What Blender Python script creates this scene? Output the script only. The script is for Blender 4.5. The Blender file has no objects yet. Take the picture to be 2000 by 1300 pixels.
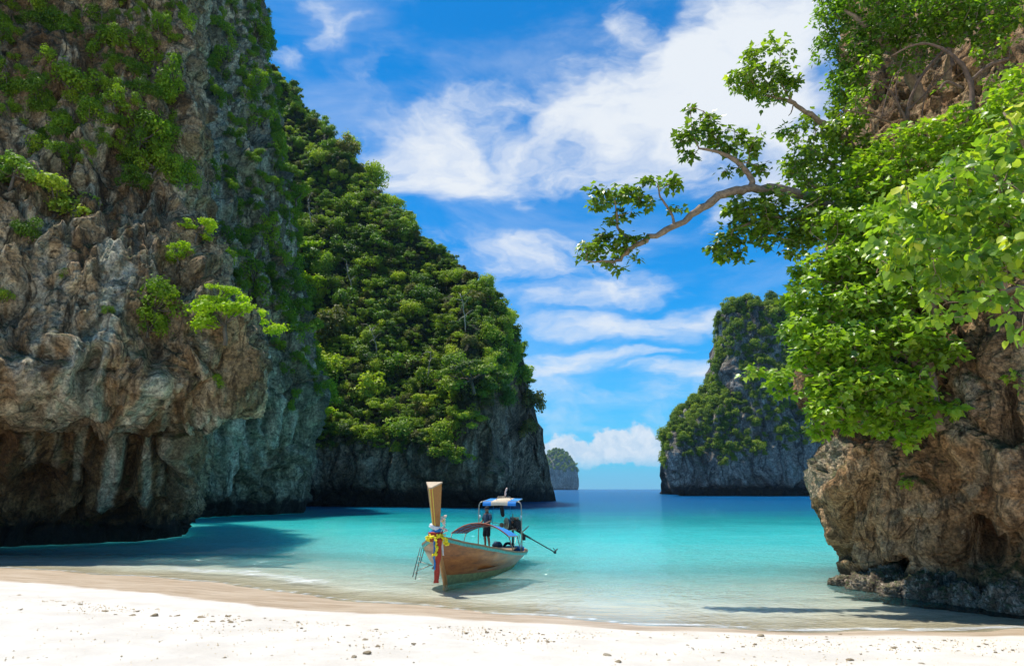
import bpy, math, random
import numpy as np
from mathutils import Vector, Matrix

SC = bpy.context.scene
COL = SC.collection
rad = math.radians
random.seed(7)
RNG = np.random.default_rng(11)

# ------------------------------------------------------------------ camera
CAM_H = 3.2
PITCH = rad(12.85)
F = 1333.3                      # focal length in pixels of the 2000 px wide photograph
cam_d = bpy.data.cameras.new('camera')
cam_d.lens = 24.0; cam_d.sensor_width = 36.0
cam_d.clip_start = 0.1; cam_d.clip_end = 60000
cam = bpy.data.objects.new('camera', cam_d)
COL.objects.link(cam)
cam.location = (0, 0, CAM_H)
cam.rotation_euler = (math.pi/2 + PITCH, 0, 0)
SC.camera = cam

# ------------------------------------------------------------------ light
SUN_EL = 71.5
SUN_AZ = -62.0                  # from +Y (view direction) towards -X (left)
to_sun = Vector((math.sin(rad(SUN_AZ))*math.cos(rad(SUN_EL)), math.cos(rad(SUN_AZ))*math.cos(rad(SUN_EL)), math.sin(rad(SUN_EL))))
sun_d = bpy.data.lights.new('sun', 'SUN')
sun_d.energy = 4.4; sun_d.angle = rad(0.53); sun_d.color = (1.0, 0.955, 0.88)
sun = bpy.data.objects.new('sun', sun_d); COL.objects.link(sun)
sun.rotation_euler = to_sun.to_track_quat('Z', 'Y').to_euler()
SC.view_settings.view_transform = 'Standard'
SC.view_settings.look = 'None'
SC.view_settings.gamma = 1.0
SC.view_settings.use_curve_mapping = False
SC.view_settings.exposure = 0.42
SC.cycles.max_bounces = 8
SC.cycles.transparent_max_bounces = 12
SC.cycles.volume_bounces = 0

# ------------------------------------------------------------------ pixel <-> place helpers
CP, SP = math.cos(PITCH), math.sin(PITCH)
def ray(px, py):
    u = (px-1000.0)/F; v = (650.0-py)/F
    return u, CP - v*SP, SP + v*CP
def P(px, py, Y):
    u, dy, dz = ray(px, py); t = Y/dy
    return Vector((u*t, Y, CAM_H + dz*t))
def G(px, py, z=0.0):           # where the line of sight meets height z
    u, dy, dz = ray(px, py); t = (z-CAM_H)/dz
    return Vector((u*t, dy*t, z))
def Pz(px, z, Y):               # a place at picture column px, height z and distance Y
    t = Y*CP + (z-CAM_H)*SP
    return Vector(((px-1000.0)/F*t, Y, z))
def proj(V):                    # (n,3) array -> px, py, depth
    x, y, z = V[:, 0], V[:, 1], V[:, 2]-CAM_H
    t = y*CP + z*SP; up = -y*SP + z*CP
    return 1000+F*x/t, 650-F*up/t, t

# ------------------------------------------------------------------ shader helpers
class NT:
    def __init__(s, tree):
        s.t = tree; s.n = tree.nodes; s.l = tree.links
    def new(s, typ, **kw):
        nd = s.n.new(typ)
        for k, v in kw.items():
            if k in ('inp',): continue
            setattr(nd, k, v)
        for k, v in (kw.get('inp') or {}).items():
            s.put(nd.inputs[k], v)
        return nd
    def put(s, sock, v):
        if isinstance(v, bpy.types.NodeSocket): s.l.new(v, sock)
        elif isinstance(v, bpy.types.Node): s.l.new(v.outputs[0], sock)
        else:
            if sock.type == 'RGBA' and len(v) == 3: v = (*v, 1)
            sock.default_value = v
    def math(s, op, a, b=None, c=None, clamp=False):
        nd = s.n.new('ShaderNodeMath'); nd.operation = op; nd.use_clamp = clamp
        s.put(nd.inputs[0], a)
        if b is not None: s.put(nd.inputs[1], b)
        if c is not None: s.put(nd.inputs[2], c)
        return nd.outputs[0]
    def noise(s, vec, scale, detail=4, rough=0.55, dist=0.0, col=False):
        nd = s.n.new('ShaderNodeTexNoise'); s.put(nd.inputs['Vector'], vec)
        nd.inputs['Scale'].default_value = scale; nd.inputs['Detail'].default_value = detail
        nd.inputs['Roughness'].default_value = rough; nd.inputs['Distortion'].default_value = dist
        return nd.outputs['Color' if col else 'Fac']
    def mapping(s, vec, loc=(0,0,0), rot=(0,0,0), scale=(1,1,1), typ='POINT'):
        nd = s.n.new('ShaderNodeMapping'); nd.vector_type = typ
        s.put(nd.inputs['Vector'], vec)
        nd.inputs['Location'].default_value = loc; nd.inputs['Rotation'].default_value = rot
        nd.inputs['Scale'].default_value = scale
        return nd.outputs[0]
    def ramp(s, fac, stops, interp='LINEAR'):
        nd = s.n.new('ShaderNodeValToRGB'); nd.color_ramp.interpolation = interp
        e = nd.color_ramp.elements
        while len(e) < len(stops): e.new(0.5)
        for el, (p, c) in zip(e, stops):
            el.position = p
            if not hasattr(c, '__len__'): c = (c, c, c)
            el.color = (*c[:3], 1)
        s.put(nd.inputs[0], fac)
        return nd.outputs[0]
    def mix(s, fac, a, b, mode='MIX'):
        nd = s.n.new('ShaderNodeMix'); nd.data_type = 'RGBA'; nd.blend_type = mode
        s.put(nd.inputs[0], fac); s.put(nd.inputs[6], a); s.put(nd.inputs[7], b)
        return nd.outputs[2]
    def smooth(s, x, lo, hi, tlo=0.0, thi=1.0):
        nd = s.n.new('ShaderNodeMapRange'); nd.interpolation_type = 'SMOOTHSTEP'
        s.put(nd.inputs[0], x)
        nd.inputs[1].default_value = lo; nd.inputs[2].default_value = hi
        nd.inputs[3].default_value = tlo; nd.inputs[4].default_value = thi
        return nd.outputs[0]
    def attr(s, name, typ='GEOMETRY'):
        nd = s.n.new('ShaderNodeAttribute'); nd.attribute_name = name; nd.attribute_type = typ
        return nd
    def bump(s, h, strength, dist, normal=None):
        nd = s.n.new('ShaderNodeBump'); s.put(nd.inputs['Height'], h)
        nd.inputs['Strength'].default_value = strength; nd.inputs['Distance'].default_value = dist
        if normal is not None: s.put(nd.inputs['Normal'], normal)
        return nd.outputs[0]

def new_mat(name):
    m = bpy.data.materials.new(name); m.use_nodes = True
    m.node_tree.nodes.clear()
    n = NT(m.node_tree)
    out = n.n.new('ShaderNodeOutputMaterial')
    return m, n, out
def principled(n, **kw):
    p = n.n.new('ShaderNodeBsdfPrincipled')
    for k, v in kw.items(): n.put(p.inputs[k.replace('_', ' ')], v)
    return p

# ------------------------------------------------------------------ sky
world = bpy.data.worlds.new('World'); SC.world = world; world.use_nodes = True
world.node_tree.nodes.clear()
w = NT(world.node_tree)
wout = w.n.new('ShaderNodeOutputWorld'); bg = w.n.new('ShaderNodeBackground')
sky = w.n.new('ShaderNodeTexSky'); sky.sky_type = 'NISHITA'; sky.sun_disc = False
sky.sun_elevation = rad(SUN_EL); sky.sun_rotation = rad(SUN_AZ)
sky.air_density = 1.0; sky.dust_density = 0.2; sky.ozone_density = 3.0
tc = w.n.new('ShaderNodeTexCoord')
sx = w.n.new('ShaderNodeSeparateXYZ'); w.l.new(tc.outputs['Generated'], sx.inputs[0])
az = w.math('ARCTAN2', sx.outputs[0], sx.outputs[1])
el = w.math('ARCSINE', sx.outputs[2])
ae = w.new('ShaderNodeCombineXYZ'); w.put(ae.inputs[0], az); w.put(ae.inputs[1], el)
def azel(px, py):
    u, dy, dz = ray(px, py)
    return math.atan2(u, dy), math.atan2(dz, math.hypot(u, dy))
# wind-drawn distortion of the cloud layer
wn = w.noise(w.mapping(ae.outputs[0], scale=(1.0, 2.2, 1)), 3.0, 5, 0.55, col=True)
wv = w.new('ShaderNodeVectorMath', operation='SUBTRACT'); w.put(wv.inputs[0], wn); wv.inputs[1].default_value = (.5, .5, .5)
wsc = w.new('ShaderNodeVectorMath', operation='MULTIPLY'); w.put(wsc.inputs[0], wv.outputs[0]); wsc.inputs[1].default_value = (.34, .15, 0)
wadd = w.new('ShaderNodeVectorMath', operation='ADD'); w.put(wadd.inputs[0], ae.outputs[0]); w.put(wadd.inputs[1], wsc.outputs[0])
def blobs(vec, lst):
    tot = None
    for px, py, rx, ry, rot, a in lst:
        a0, e0 = azel(px, py)
        mp = w.mapping(vec, loc=(a0, e0, 0), rot=(0, 0, rad(rot)), scale=(rx/F*1.0, ry/F*1.0, 1), typ='TEXTURE')
        ln = w.new('ShaderNodeVectorMath', operation='LENGTH'); w.put(ln.inputs[0], mp)
        v = w.smooth(ln.outputs['Value'], 1.35, 0.0, 0.0, a)
        tot = v if tot is None else w.math('MAXIMUM', w.math('MULTIPLY', w.math('ADD', tot, v), 0.8), w.math('MAXIMUM', tot, v))
    return tot
CIRRUS = [(800,290,200,100,0,.95),(1000,280,300,120,6,1.15),(1250,225,270,130,14,1.3),(1420,200,240,160,10,1.25),
          (1520,60,180,160,0,1.35),(1590,250,170,150,0,1.15),(1330,130,110,70,10,1.1),(1215,50,80,80,-30,.85),(620,20,100,48,-14,.75),
          (560,90,75,30,5,.5),(1000,520,260,75,0,.85),(1180,565,280,30,3,.75),(1120,475,200,18,0,.6),(1210,632,330,34,-2,.95),
          (1100,720,200,50,0,.9),(1360,728,130,26,-4,.95),(1395,430,90,50,25,.6),(1030,415,40,22,0,.35),
          (1060,745,100,30,4,.9),(1180,775,260,25,0,.6),(760,140,260,60,12,.22),(1220,690,200,12,2,.5),
          (1200,800,340,60,0,.6),(300,300,240,50,0,.6),(2150,350,260,70,-8,.8),(2400,120,300,90,10,.7),(-150,150,300,70,8,.6),(1700,-250,420,80,4,.6),(700,-300,420,70,-5,.5)]  # entries outside the frame are unseen clouds added to whiten the ambient
CUM = [(1100,872,42,40,0,1),(1065,885,40,24,0,.9),(1150,890,50,30,0,.9),(1185,868,38,32,0,1),(1240,862,56,48,0,1.1),(1285,880,60,36,0,1),(1215,890,110,26,0,1),
       (1375,880,80,36,0,.9),(1480,870,80,40,0,1),(900,870,80,40,0,1),(700,880,90,40,0,.9),(1700,880,120,36,0,1)]
dens = blobs(wadd.outputs[0], CIRRUS)
streak = w.noise(w.mapping(wadd.outputs[0], rot=(0, 0, rad(-12)), scale=(1.0, 2.6, 1)), 5.0, 8, 0.58, 0.25)
puff = w.noise(w.mapping(wadd.outputs[0], scale=(1.0, 1.4, 1)), 16.0, 7, 0.6)
tex = w.math('ADD', w.math('MULTIPLY', streak, 1.5), w.math('MULTIPLY', puff, 0.5))       # about 1 on average
c1 = w.math('MULTIPLY', w.smooth(w.math('ADD', w.math('MULTIPLY', dens, 0.95), w.math('MULTIPLY', w.math('SUBTRACT', tex, 1.0), 1.9)), 0.12, 1.42), w.smooth(dens, 0.02, 0.35))
veil = w.smooth(w.noise(w.mapping(ae.outputs[0], scale=(1, 3.0, 1)), 2.6, 7, 0.6, 0.4), 0.42, 0.80, 0.0, 0.40)
c1 = w.math('ADD', c1, w.math('MULTIPLY', veil, w.math('SUBTRACT', 1.0, c1)), clamp=True)
cn = w.noise(ae.outputs[0], 26.0, 7, 0.62, col=True)
cv = w.new('ShaderNodeVectorMath', operation='SUBTRACT'); w.put(cv.inputs[0], cn); cv.inputs[1].default_value = (.5, .5, .5)
cs = w.new('ShaderNodeVectorMath', operation='SCALE'); w.put(cs.inputs[0], cv.outputs[0]); cs.inputs['Scale'].default_value = 0.05
ca = w.new('ShaderNodeVectorMath', operation='ADD'); w.put(ca.inputs[0], ae.outputs[0]); w.put(ca.inputs[1], cs.outputs[0])
cd = blobs(ca.outputs[0], CUM)
c2 = w.smooth(cd, 0.30, 0.62)
# billow shading inside the cumulus: density looked up a little towards the sun
ca2 = w.new('ShaderNodeVectorMath', operation='ADD'); w.put(ca2.inputs[0], ca.outputs[0]); ca2.inputs[1].default_value = (-0.004, 0.008, 0)
bn = w.noise(ca2.outputs[0], 60.0, 5, 0.6)
ccol = w.ramp(bn, [(0.3, (4.6, 5.9, 7.3)), (0.62, (6.6, 7.2, 7.9))])
hz = w.smooth(el, 0.30, 0.0)
skyc = w.mix(1.0, sky.outputs[0], (0.07, 0.90, 1.42), 'MULTIPLY')
skyc = w.mix(w.math('MULTIPLY', hz, 0.50), skyc, (1.5, 4.5, 6.9))
skyc = w.mix(c1, skyc, (6.9, 7.35, 7.9))
c2f = w.math('MULTIPLY', c2, w.smooth(el, 0.012, 0.05, 0.0, 0.92))
skyc = w.mix(c2f, skyc, ccol)
low = w.smooth(el, 0.045, -0.01)
skyc = w.mix(w.math('MULTIPLY', low, 0.6), skyc, (2.2, 4.6, 6.7))
w.put(bg.inputs[0], skyc)
bg.inputs[1].default_value = 0.09
w.l.new(bg.outputs[0], wout.inputs[0])

# ------------------------------------------------------------------ object helpers
def tag(o, label=None, cat=None, group=None, kind=None):
    if label: o['label'] = label
    if cat: o['category'] = cat
    if group: o['group'] = group
    if kind: o['kind'] = kind
    return o
def empty(name, loc=(0, 0, 0), rotz=0.0):
    o = bpy.data.objects.new(name, None); o.empty_display_size = 0.2
    o.location = loc; o.rotation_euler = (0, 0, rotz); COL.objects.link(o)
    return o
def mk(name, V, Fc, mat=None, parent=None, smooth=True, world=False):
    """one mesh object; V may be given in world places and is moved into the parent's frame"""
    me = bpy.data.meshes.new(name)
    V = np.asarray(V, dtype=np.float64).reshape(-1, 3)
    if parent is not None and world:
        M = np.array(parent_matrix(parent).inverted())
        V = V @ M[:3, :3].T + M[:3, 3]
    if isinstance(Fc, np.ndarray):
        k = Fc.shape[1]; nf = len(Fc)
        me.vertices.add(len(V)); me.vertices.foreach_set('co', V.astype(np.float32).ravel())
        me.loops.add(nf*k); me.loops.foreach_set('vertex_index', Fc.astype(np.int32).ravel())
        me.polygons.add(nf); me.polygons.foreach_set('loop_start', np.arange(0, nf*k, k, dtype=np.int32))
        me.update(calc_edges=True)
    else:
        me.from_pydata(V.tolist(), [], Fc); me.update()
    if smooth: me.polygons.foreach_set('use_smooth', np.ones(len(me.polygons), dtype=bool))
    if mat is not None: me.materials.append(mat)
    o = bpy.data.objects.new(name, me); COL.objects.link(o)
    if parent is not None: o.parent = parent
    return o
def parent_matrix(p):
    M = Matrix.LocRotScale(p.location, p.rotation_euler, p.scale)
    return parent_matrix(p.parent) @ M if p.parent else M
def vattr(o, name, arr):
    a = o.data.attributes.new(name, 'FLOAT', 'POINT'); a.data.foreach_set('value', np.asarray(arr, dtype=np.float32))

# ------------------------------------------------------------------ noise in numpy
_perm = RNG.permutation(256).astype(np.int64); _perm = np.concatenate([_perm, _perm, _perm])
_g = RNG.normal(size=(256, 3)); _g /= np.linalg.norm(_g, axis=1)[:, None]
_g = _g.astype(np.float32)
def perlin(p):
    p = np.asarray(p, dtype=np.float64); i = np.floor(p).astype(np.int64); f = (p-i).astype(np.float32); i &= 255
    u = f*f*f*(f*(f*6-15)+10)
    out = 0
    for dx in (0, 1):
        wx = u[:, 0] if dx else 1-u[:, 0]
        a = _perm[i[:, 0]+dx]
        for dy in (0, 1):
            wy = u[:, 1] if dy else 1-u[:, 1]
            b = _perm[(a+i[:, 1]+dy)]
            for dz in (0, 1):
                wz = u[:, 2] if dz else 1-u[:, 2]
                g = _g[_perm[(b+i[:, 2]+dz)] & 255]
                d = g[:, 0]*(f[:, 0]-dx)+g[:, 1]*(f[:, 1]-dy)+g[:, 2]*(f[:, 2]-dz)
                out = out + wx*wy*wz*d
    return out*1.6
def fbm(p, octs=4, gain=0.5, mode=0):
    p = np.asarray(p, dtype=np.float64); s = 0; a = 1.0; t = 0
    for k in range(octs):
        n = perlin(p + 17.3*k)
        if mode == 1: n = 1-2*np.abs(n)          # ridges
        if mode == 2: n = 2*np.abs(n)-0.6         # billows
        s = s+a*n; t += a; a *= gain; p = p*2.03
    return s/t
def sstep(x, a, b):
    t = np.clip((x-a)/(b-a), 0, 1); return t*t*(3-2*t)
# ------------------------------------------------------------------ beach, sea bed and sea
EDGE_PX = [(-500,1085),(-100,1108),(100,1113),(300,1127),(500,1150),(650,1167),(850,1185),(1000,1204),(1250,1221),(1500,1227),(1750,1231),(2100,1233),(2600,1225)]
WET_PX = [(-500,1128),(-100,1146),(0,1153),(250,1174),(500,1201),(700,1208),(1000,1219),(1250,1230),(1500,1234),(1750,1238),(2100,1243),(2600,1245)]
_e = np.array([G(x, y, 0.0)[:2] for x, y in EDGE_PX]); _w = np.array([G(x, y, 0.10)[:2] for x, y in WET_PX])
def edge_y(X): return np.interp(X, _e[:, 0], _e[:, 1])
def wet_y(X): return np.interp(X, _w[:, 0], _w[:, 1])
def ground_z(X, Y):
    e = edge_y(X) + 0.25*np.sin(X*0.55+1)+0.12*np.sin(X*1.7)
    s = e-Y
    up = 2.0*(1-np.exp(-np.maximum(s, 0)*0.085/2.0))
    r = np.maximum(-s, 0)
    dn = 0.045*r+0.0009*r*r
    return np.where(s > 0, up, -np.minimum(dn, 45.0))
def axis(lo, hi, near, far_step, d0, growth):
    """ticks d0 apart inside near=(a,b) and ever wider outside"""
    a, b = near; mid = np.arange(a, b+d0*.5, d0)
    r = [b]; st = d0
    while r[-1] < hi: st *= growth; r.append(min(r[-1]+st, hi))
    l = [a]; st = d0
    while l[-1] > lo: st *= growth; l.append(max(l[-1]-st, lo))
    return np.concatenate([np.array(l[:0:-1]), mid[(mid > a-1e-9)], np.array(r[1:])])
def sheet(xs, ys):
    X, Y = np.meshgrid(xs, ys); nx, ny = len(xs), len(ys)
    i = np.arange(ny-1)[:, None]*nx+np.arange(nx-1)[None, :]
    Fc = np.stack([i, i+1, i+1+nx, i+nx], -1).reshape(-1, 4)
    return X.ravel(), Y.ravel(), Fc
xs = axis(-8000, 8000, (-22, 18), 0, 0.12, 1.16)
ys = axis(-400, 8000, (6, 30), 0, 0.12, 1.12)
X, Y, Fc = sheet(xs, ys)
Z = ground_z(X, Y)
pp = np.stack([X, Y, 0*X], 1)
near = np.exp(-np.maximum(Y-20, 0)/20)
beach = sstep(Z, 0.02, 0.35)
Z = Z + beach*near*(0.05*fbm(pp*0.45, 3)+0.034*fbm(pp*1.6, 3)+0.012*fbm(pp*5, 2)) + (1-beach)*near*0.02*fbm(pp*[.5, 2, 1], 3)
m_sand, n, out = new_mat('sand')
geo = n.n.new('ShaderNodeNewGeometry')
wet = n.attr('wet').outputs['Fac']
f1 = n.noise(geo.outputs['Position'], 0.9, 5, 0.6); f2 = n.noise(geo.outputs['Position'], 60, 3, 0.7); f3 = n.noise(n.mapping(geo.outputs['Position'], scale=(0.35, 1.6, 1)), 1.6, 6, 0.62)
dry = n.mix(n.smooth(f1, .3, .7), (0.62, 0.565, 0.485), (0.73, 0.675, 0.59))
dry = n.mix(n.smooth(f2, .60, .78, 0, .45), dry, (0.42, 0.35, 0.27))
wetc = n.mix(n.smooth(f3, .35, .65), (0.43, 0.31, 0.195), (0.60, 0.47, 0.33))
c = n.mix(wet, dry, wetc)
nb = n.bump(n.math('ADD', n.math('MULTIPLY', f2, 0.5), n.noise(geo.outputs['Position'], 5, 6, 0.68)), 0.8, 0.05)
p = principled(n, Base_Color=c, Normal=nb)
n.put(p.inputs['Roughness'], n.math('SUBTRACT', 0.95, n.math('MULTIPLY', wet, 0.55)))
n.put(p.inputs['Specular IOR Level'], n.math('MULTIPLY', wet, 0.35))
n.l.new(p.outputs[0], out.inputs[0])
sand = mk('beach_and_sea_bed', np.stack([X, Y, Z], 1), Fc, m_sand)
wob = 0.30*fbm(pp*0.5, 4)+0.10*fbm(pp*3.0, 2)
_under = sstep(-Z, .02, .22)*.85
vattr(sand, 'wet', (1-_under)*sstep(Y, wet_y(X)+wob-0.12, wet_y(X)+wob+0.16))
tag(sand, 'white coral sand beach sloping down under the turquoise water', 'beach', kind='structure')

xs = axis(-8000, 8000, (-30, 30), 0, 0.5, 1.16)
ys = axis(8, 8000, (13, 60), 0, 0.22, 1.10)
X, Y, Fc = sheet(xs, ys)
dep = -ground_z(X, Y)
keep = dep[Fc].max(1) > -0.25
Fc = Fc[keep]; used = np.unique(Fc); re_ = -np.ones(len(X), int); re_[used] = np.arange(len(used)); Fc = re_[Fc]; X = X[used]; Y = Y[used]; dep = dep[used]
pp = np.stack([X, Y, 0*X], 1)
sw = 0.02*fbm(pp*[0.35, 0.8, 1], 3)*np.exp(-Y/120)
ridge = np.exp(-((dep-0.12-0.04*fbm(pp*0.6, 2))/0.05)**2)*0.03*sstep(X, -18, -14)*(1-sstep(X, -6, -3))
m_sea, n, out = new_mat('sea_water')
geo = n.n.new('ShaderNodeNewGeometry'); pos = geo.outputs['Position']
d = n.attr('depth').outputs['Fac']
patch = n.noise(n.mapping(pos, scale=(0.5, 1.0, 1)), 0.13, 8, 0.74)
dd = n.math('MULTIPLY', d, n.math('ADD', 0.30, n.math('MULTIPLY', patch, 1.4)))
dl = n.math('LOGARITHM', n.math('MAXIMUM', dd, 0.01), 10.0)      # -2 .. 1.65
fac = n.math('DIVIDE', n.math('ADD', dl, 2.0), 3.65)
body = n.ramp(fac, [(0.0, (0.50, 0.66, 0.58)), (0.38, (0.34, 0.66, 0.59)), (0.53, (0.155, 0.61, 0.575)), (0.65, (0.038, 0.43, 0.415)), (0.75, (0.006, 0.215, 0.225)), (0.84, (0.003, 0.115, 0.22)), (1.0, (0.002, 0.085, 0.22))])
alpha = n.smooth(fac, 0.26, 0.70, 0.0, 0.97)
w1 = n.noise(n.mapping(pos, scale=(0.8, 1.0, 1)), 0.95, 5, 0.62); w2 = n.noise(n.mapping(pos, scale=(0.8, 1.0, 1)), 3.0, 4, 0.6, 0.2)
w3 = n.noise(n.mapping(pos, scale=(0.7, 1.0, 1)), 0.20, 6, 0.68)
calm = n.smooth(d, 0.0, 0.5, 0.25, 1.0)
hgt = n.math('MULTIPLY', n.math('ADD', n.math('ADD', n.math('MULTIPLY', w1, 0.34), n.math('MULTIPLY', w2, 0.10)), n.math('MULTIPLY', w3, 1.3)), calm)
nrm = n.bump(hgt, 1.0, 1.0)
dif = n.new('ShaderNodeSubsurfaceScattering', falloff='BURLEY', inp={'Color': body, 'Scale': 3.2, 'Radius': (0.5, 1.6, 1.8), 'Normal': nrm})
trp = n.new('ShaderNodeBsdfTransparent', inp={'Color': (0.90, 0.97, 0.95, 1)})
mx = n.n.new('ShaderNodeMixShader'); n.put(mx.inputs[0], alpha); n.l.new(trp.outputs[0], mx.inputs[1]); n.l.new(dif.outputs[0], mx.inputs[2])
# thin lines of foam where the small waves break
fn = n.noise(n.mapping(pos, scale=(0.55, 2.2, 1)), 2.4, 7, 0.7, 0.6)
fband = n.attr('foam').outputs['Fac']
foam = n.smooth(n.math('ADD', n.math('MULTIPLY', fband, 0.45), n.math('MULTIPLY', fn, 0.95)), 0.80, 1.02, 0, 0.75)
fo = n.new('ShaderNodeBsdfDiffuse', inp={'Color': (0.82, 0.84, 0.82, 1)})
mf = n.n.new('ShaderNodeMixShader'); n.put(mf.inputs[0], foam); n.l.new(mx.outputs[0], mf.inputs[1]); n.l.new(fo.outputs[0], mf.inputs[2])
gl = n.new('ShaderNodeBsdfGlossy', inp={'Color': (1, 1, 1, 1), 'Roughness': 0.05, 'Normal': nrm})
fr = n.new('ShaderNodeFresnel', inp={'IOR': 1.33, 'Normal': nrm})
mg = n.n.new('ShaderNodeMixShader'); n.put(mg.inputs[0], n.math('MINIMUM', n.math('MULTIPLY', fr, 0.9), 0.46)); n.l.new(mf.outputs[0], mg.inputs[1]); n.l.new(gl.outputs[0], mg.inputs[2])
n.l.new(mg.outputs[0], out.inputs[0])
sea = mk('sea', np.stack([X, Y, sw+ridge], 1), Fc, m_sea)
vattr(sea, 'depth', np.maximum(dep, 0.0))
fb = np.exp(-((dep-0.13-0.05*fbm(pp*0.5, 2))/0.055)**2)*sstep(X, -17, -13)*(1-sstep(X, -7.5, -3)) + 1.15*np.exp(-((dep-.010)/0.014)**2)
vattr(sea, 'foam', fb)
tag(sea, 'clear turquoise lagoon water turning deep blue towards the horizon', 'sea', kind='structure')
# ------------------------------------------------------------------ rock
def rock_mat(name, base, dark, pale, teal, s=1.0, tide=1.3, bumpd=0.12, rust=(0.30, 0.13, 0.05), green=(0.05, 0.075, 0.02), grain=1.0, streak_amt=1.0):
    m, n, out = new_mat(name)
    geo = n.n.new('ShaderNodeNewGeometry'); pos = geo.outputs['Position']
    warp = n.noise(pos, 0.35/s, 3, 0.5, col=True)
    wv = n.new('ShaderNodeVectorMath', operation='SUBTRACT'); n.put(wv.inputs[0], warp); wv.inputs[1].default_value = (.5, .5, .5)
    ws = n.new('ShaderNodeVectorMath', operation='SCALE'); n.put(ws.inputs[0], wv.outputs[0]); ws.inputs['Scale'].default_value = 2.2*s
    wa = n.new('ShaderNodeVectorMath', operation='ADD'); n.put(wa.inputs[0], pos); n.put(wa.inputs[1], ws.outputs[0]); wp = wa.outputs[0]
    big = n.noise(wp, 0.22/s, 5, 0.6)
    med = n.noise(wp, 1.5/s, 6, 0.65)
    fine = n.noise(pos, 9.0/s, 6, 0.72)
    stk = n.noise(n.mapping(wp, scale=(1, 1, 0.07)), 1.0/s, 7, 0.66)
    stk2 = n.noise(n.mapping(wp, scale=(1, 1, 0.06), loc=(31, 7, 3)), 2.4/s, 5, 0.6)
    c = n.ramp(big, [(0.30, dark), (0.46, base), (0.60, tuple(.5*(a+b) for a, b in zip(base, pale))), (0.74, base)])
    c = n.mix(n.smooth(stk, 0.50, 0.62, 0, 0.85*streak_amt), c, pale)
    c = n.mix(n.smooth(stk2, 0.53, 0.64, 0, 0.75), c, dark)
    c = n.mix(n.smooth(n.noise(wp, 0.5/s, 5, .6), 0.58, 0.72, 0, 0.55), c, rust)
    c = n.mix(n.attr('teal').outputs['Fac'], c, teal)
    stain = n.attr('pale').outputs['Fac']
    c = n.mix(n.math('MULTIPLY', stain, n.smooth(n.noise(n.mapping(wp, scale=(1, 1, 0.10)), 2.6/s, 5, .65), .34, .50, .45, 1.0)), c, n.mix(n.smooth(stk2, .42, .6), (0.56, 0.50, 0.36), (0.30, 0.33, 0.23)))
    c = n.mix(n.smooth(med, 0.40, 0.25, 0, 0.8), c, dark)
    c = n.mix(n.math('MULTIPLY', n.attr('darken').outputs['Fac'], n.math('SUBTRACT', 1.0, n.math('MULTIPLY', stain, .8))), c, n.mix(1.0, c, (.45, .37, .27, 1), 'MULTIPLY'))  # masked rock turns darker: below the ledge on the left headland
    # moss on ledges
    nz = n.n.new('ShaderNodeSeparateXYZ'); n.put(nz.inputs[0], geo.outputs['Normal'])
    c = n.mix(n.math('MULTIPLY', n.smooth(nz.outputs[2], 0.25, 0.7), n.smooth(med, .42, .6, 0, .8)), c, green)
    val = n.math('MULTIPLY', n.smooth(fine, 0.34, 0.66, 0.52, 1.42), n.smooth(n.noise(wp, 3.2/s, 5, .6), 0.34, 0.64, 0.66, 1.25))
    c = n.mix(1.0, c, val, 'MULTIPLY')
    vd = n.n.new('ShaderNodeTexVoronoi'); n.put(vd.inputs['Vector'], n.mapping(wp, scale=(1, 1, 0.7))); vd.inputs['Scale'].default_value = 2.1/s
    c = n.mix(n.math('MULTIPLY', n.smooth(vd.outputs['Distance'], 0.20, 0.08), n.smooth(med, .40, .55, 0, .8)), c, tuple(.4*a for a in dark))
    ve = n.n.new('ShaderNodeTexVoronoi'); ve.feature = 'DISTANCE_TO_EDGE'; n.put(ve.inputs['Vector'], n.mapping(wp, scale=(1, 1, 0.16))); ve.inputs['Scale'].default_value = 0.8/s
    c = n.mix(n.math('MULTIPLY', n.smooth(ve.outputs['Distance'], 0.05, 0.0), n.smooth(big, .42, .56, .05, .7)), c, tuple(.5*a for a in dark))
    # the dark algae band above the water line
    sz = n.n.new('ShaderNodeSeparateXYZ'); n.put(sz.inputs[0], pos)
    zz = n.math('ADD', sz.outputs[2], n.math('MULTIPLY', n.math('SUBTRACT', med, 0.5), 1.6*tide))
    c = n.mix(n.smooth(zz, tide*1.25, tide*0.6, 0, 0.92), c, (0.018, 0.016, 0.013))
    vor = n.n.new('ShaderNodeTexVoronoi'); vor.feature = 'DISTANCE_TO_EDGE'; n.put(vor.inputs['Vector'], n.mapping(wp, scale=(1, 1, 0.55))); vor.inputs['Scale'].default_value = 1.3/s
    crack = n.smooth(vor.outputs['Distance'], 0.0, 0.10)
    vp = n.n.new('ShaderNodeTexVoronoi'); n.put(vp.inputs['Vector'], wp); vp.inputs['Scale'].default_value = 5.0/s
    h = n.math('ADD', n.math('MULTIPLY', med, 1.0), n.math('MULTIPLY', fine, 0.35))
    h = n.math('ADD', h, n.math('MULTIPLY', crack, 0.12))
    h = n.math('ADD', h, n.math('MULTIPLY', vp.outputs['Distance'], 0.22))
    h = n.math('ADD', h, n.math('MULTIPLY', stk2, 0.9))
    nb = n.bump(h, 0.9, bumpd)
    p = principled(n, Base_Color=c, Roughness=0.88, Normal=nb)
    p.inputs['Specular IOR Level'].default_value = 0.25
    n.l.new(p.outputs[0], out.inputs[0])
    return m

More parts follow.
